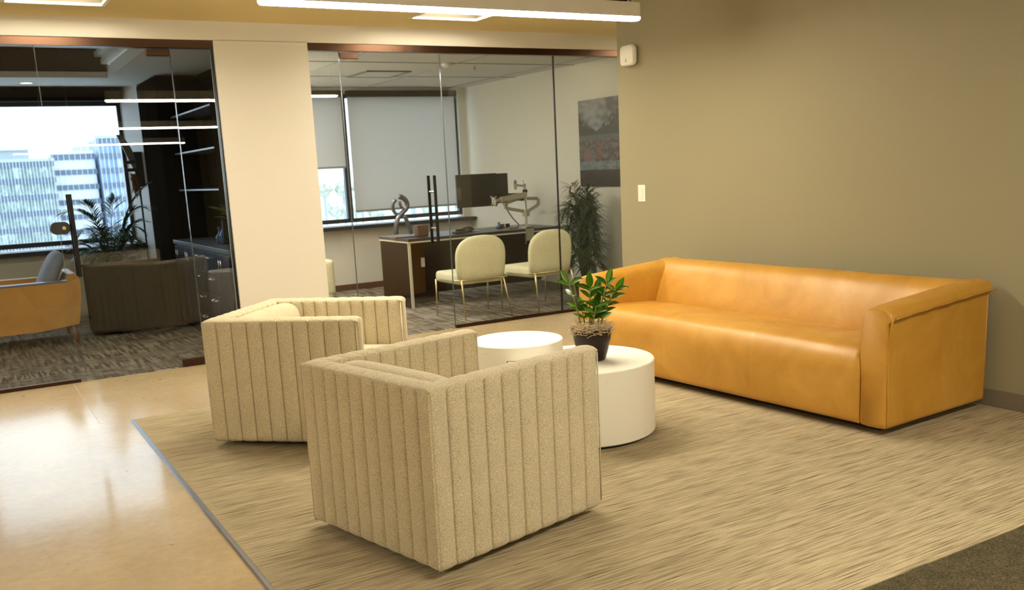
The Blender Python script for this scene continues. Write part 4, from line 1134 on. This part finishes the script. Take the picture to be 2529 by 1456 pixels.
for k in range(70):
    a = rn.uniform(0, 2 * PI); r0 = rn.uniform(0, 0.035)
    p = Vector((0.0 + r0 * math.cos(a), r0 * math.sin(a) * 0.6, 0.20 - rn.uniform(0, 0.08)))
    tube(bm, [p, p + Vector((rn.uniform(-.01, .02), 0, -0.07)), p + Vector((rn.uniform(-.01, .045), rn.uniform(-.01, .01), -0.15 - rn.uniform(0, .05)))], [0.006, 0.005, 0.002], 4)
obj('hide_tassel', bm, m_fur, t)
obj('staff', tube(BM(), [(0.05, 0.02, -1.36 + 0.003), (0.05, 0.02, 0.10)], 0.010, 8), m_blackmetal, t, smooth=True)
obj('base', bx(-0.05, 0.13, -0.08, 0.10, -1.357, -1.33, 0.004), m_blackmetal, t)

# ================================================================== OUTSIDE: tower, neighbours, trees
m_fac = mat('pale_facade', (0.520, 0.560, 0.600), 0.7, spec=0.2); m_facd = mat('spandrel_grey', (0.180, 0.220, 0.300), 0.6, spec=0.2)
m_facw = mat('white_facade', (0.850, 0.850, 0.850), 0.7, spec=0.2)
m_gl_b = mat('tinted_facade_glass', (0.400, 0.480, 0.480), 0.4, spec=0.2); n = noise_t(m_gl_b, mapped(m_gl_b, (0.9, 1, 0.35)), 1.0, 5, 0.75)
col(m_gl_b, ramp(m_gl_b, n.outputs[0], [(0.35, (0.180, 0.260, 0.232)), (0.5, (0.340, 0.420, 0.420)), (0.62, (0.760, 0.840, 0.850))]).outputs[0])
m_glb2 = mat('blue_facade_glass', (0.240, 0.340, 0.500), 0.4, spec=0.2); n = noise_t(m_glb2, mapped(m_glb2, (1.3, 1, 0.12)), 1.0, 3, 0.6)
col(m_glb2, ramp(m_glb2, n.outputs[0], [(0.40, (0.240, 0.340, 0.500)), (0.55, (0.400, 0.520, 0.680)), (0.62, (0.850, 0.850, 0.850))]).outputs[0])  # white patches in the blue are reflections painted into the colour
m_mul = mat('white_mullion', (0.800, 0.840, 0.850), 0.6, spec=0.2)
def tower(label, x0, x1, y, z0, z1, fl_h, mw, gl, depth=40, group=None):
    t = thing('office_tower', label, 'building', ((x0 + x1) / 2, y, z0), 0, 'towers beyond the window')
    w_ = (x1 - x0) / 2; h_ = z1 - z0
    obj('glass_wall', bx(-w_, w_, 0, depth, 0, h_), gl, t)
    z = h_ - 0.9
    while z > 0:
        obj('floor_band', bx(-w_ - 0.2, w_ + 0.2, -0.25, 0.0, z, z + 0.85), m_facd, t); z -= fl_h
    obj('parapet', bx(-w_ - 0.3, w_ + 0.3, -0.35, 1.0, h_, h_ + 0.5), m_fac, t)
    bm = BM(); x = -w_
    while x <= w_:
        box(bm, x - 0.035, x + 0.035, -0.45, -0.25, 0, h_); x += mw
    o = obj('mullion_grid', bm, m_mul, t); o['kind'] = 'stuff'
    return t
D_ = 180.0
tower('wide greenish glass office tower with grey floor bands, lower left in the window', -14, 16.1, D_, -30, 6.3, 2.72, 0.5, m_gl_b)
tower('blue glass office tower at the right of the left office window', 23.9, 42, D_ + 2, -30, 9.9, 2.55, 0.72, m_glb2)
tower('overexposed white office tower between the two glass towers', 16.5, 23.3, D_ + 4, -30, 7.4, 2.6, 0.9, m_facw)
t = thing('pale_building', 'flat roofed pale concrete building on the far left skyline', 'building', (2, 232, -20))
obj('wall', bx(-30, 14.3, 0, 30, 0, 30.2), m_fac, t); obj('roof', bx(-30.5, 14.5, -0.5, 30.5, 30.2, 31.0), m_facw, t)
obj('spire', lathe(BM(), [(1.4, 31.0), (0.1, 35.5), (0, 35.5)], 8, 10.0, 5), m_mul, t)
m_tree = mat('hazy_tree_green', (0.80, 0.78, 0.66), 0.9, spec=0.1); n = noise_t(m_tree, mapped(m_tree), 1.1, 4, 0.7); col(m_tree, ramp(m_tree, n.outputs[0], [(0.38, (0.45, 0.47, 0.38)), (0.6, (0.88, 0.86, 0.74))]).outputs[0])  # overexposed daylight is put into the pale crown colour
rn = random.Random(21)
def blob(sz, seed):
    bm = BM(); bmesh.ops.create_icosphere(bm, subdivisions=3, radius=1)
    for q in bm.verts: q.co = q.co * (1 + 0.28 * noise.noise(q.co * 2.6 + Vector((seed, 0, 0)))) * sz
    return bm
for k in range(30):
    x = 59 + (k % 15) * 3.6 + rn.uniform(-0.2, 0.2); y = 160 + (k // 15) * 6 + rn.uniform(-0.4, 0.4)
    z = -4.5 + (k // 15) * 3.6 + rn.uniform(-0.8, 0.8)
    t = thing('tree', 'hazy tree beyond the right office window', 'tree', (x, y, -30), 0, 'trees beyond the right office window')
    obj('crown', blob(rn.uniform(1.45, 1.6), k), m_tree, t, smooth=True).location = (0, 0, 30 + z)
    obj('trunk', tube(BM(), [(0, 0, 0), (0, 0, 29.5 + z)], 0.25, 8), m_fac, t)
gnd = struct('ground', bx(-600, 900, 40, 1500, -31, -30), mat('pale_ground', (0.6, 0.62, 0.6), 0.9))
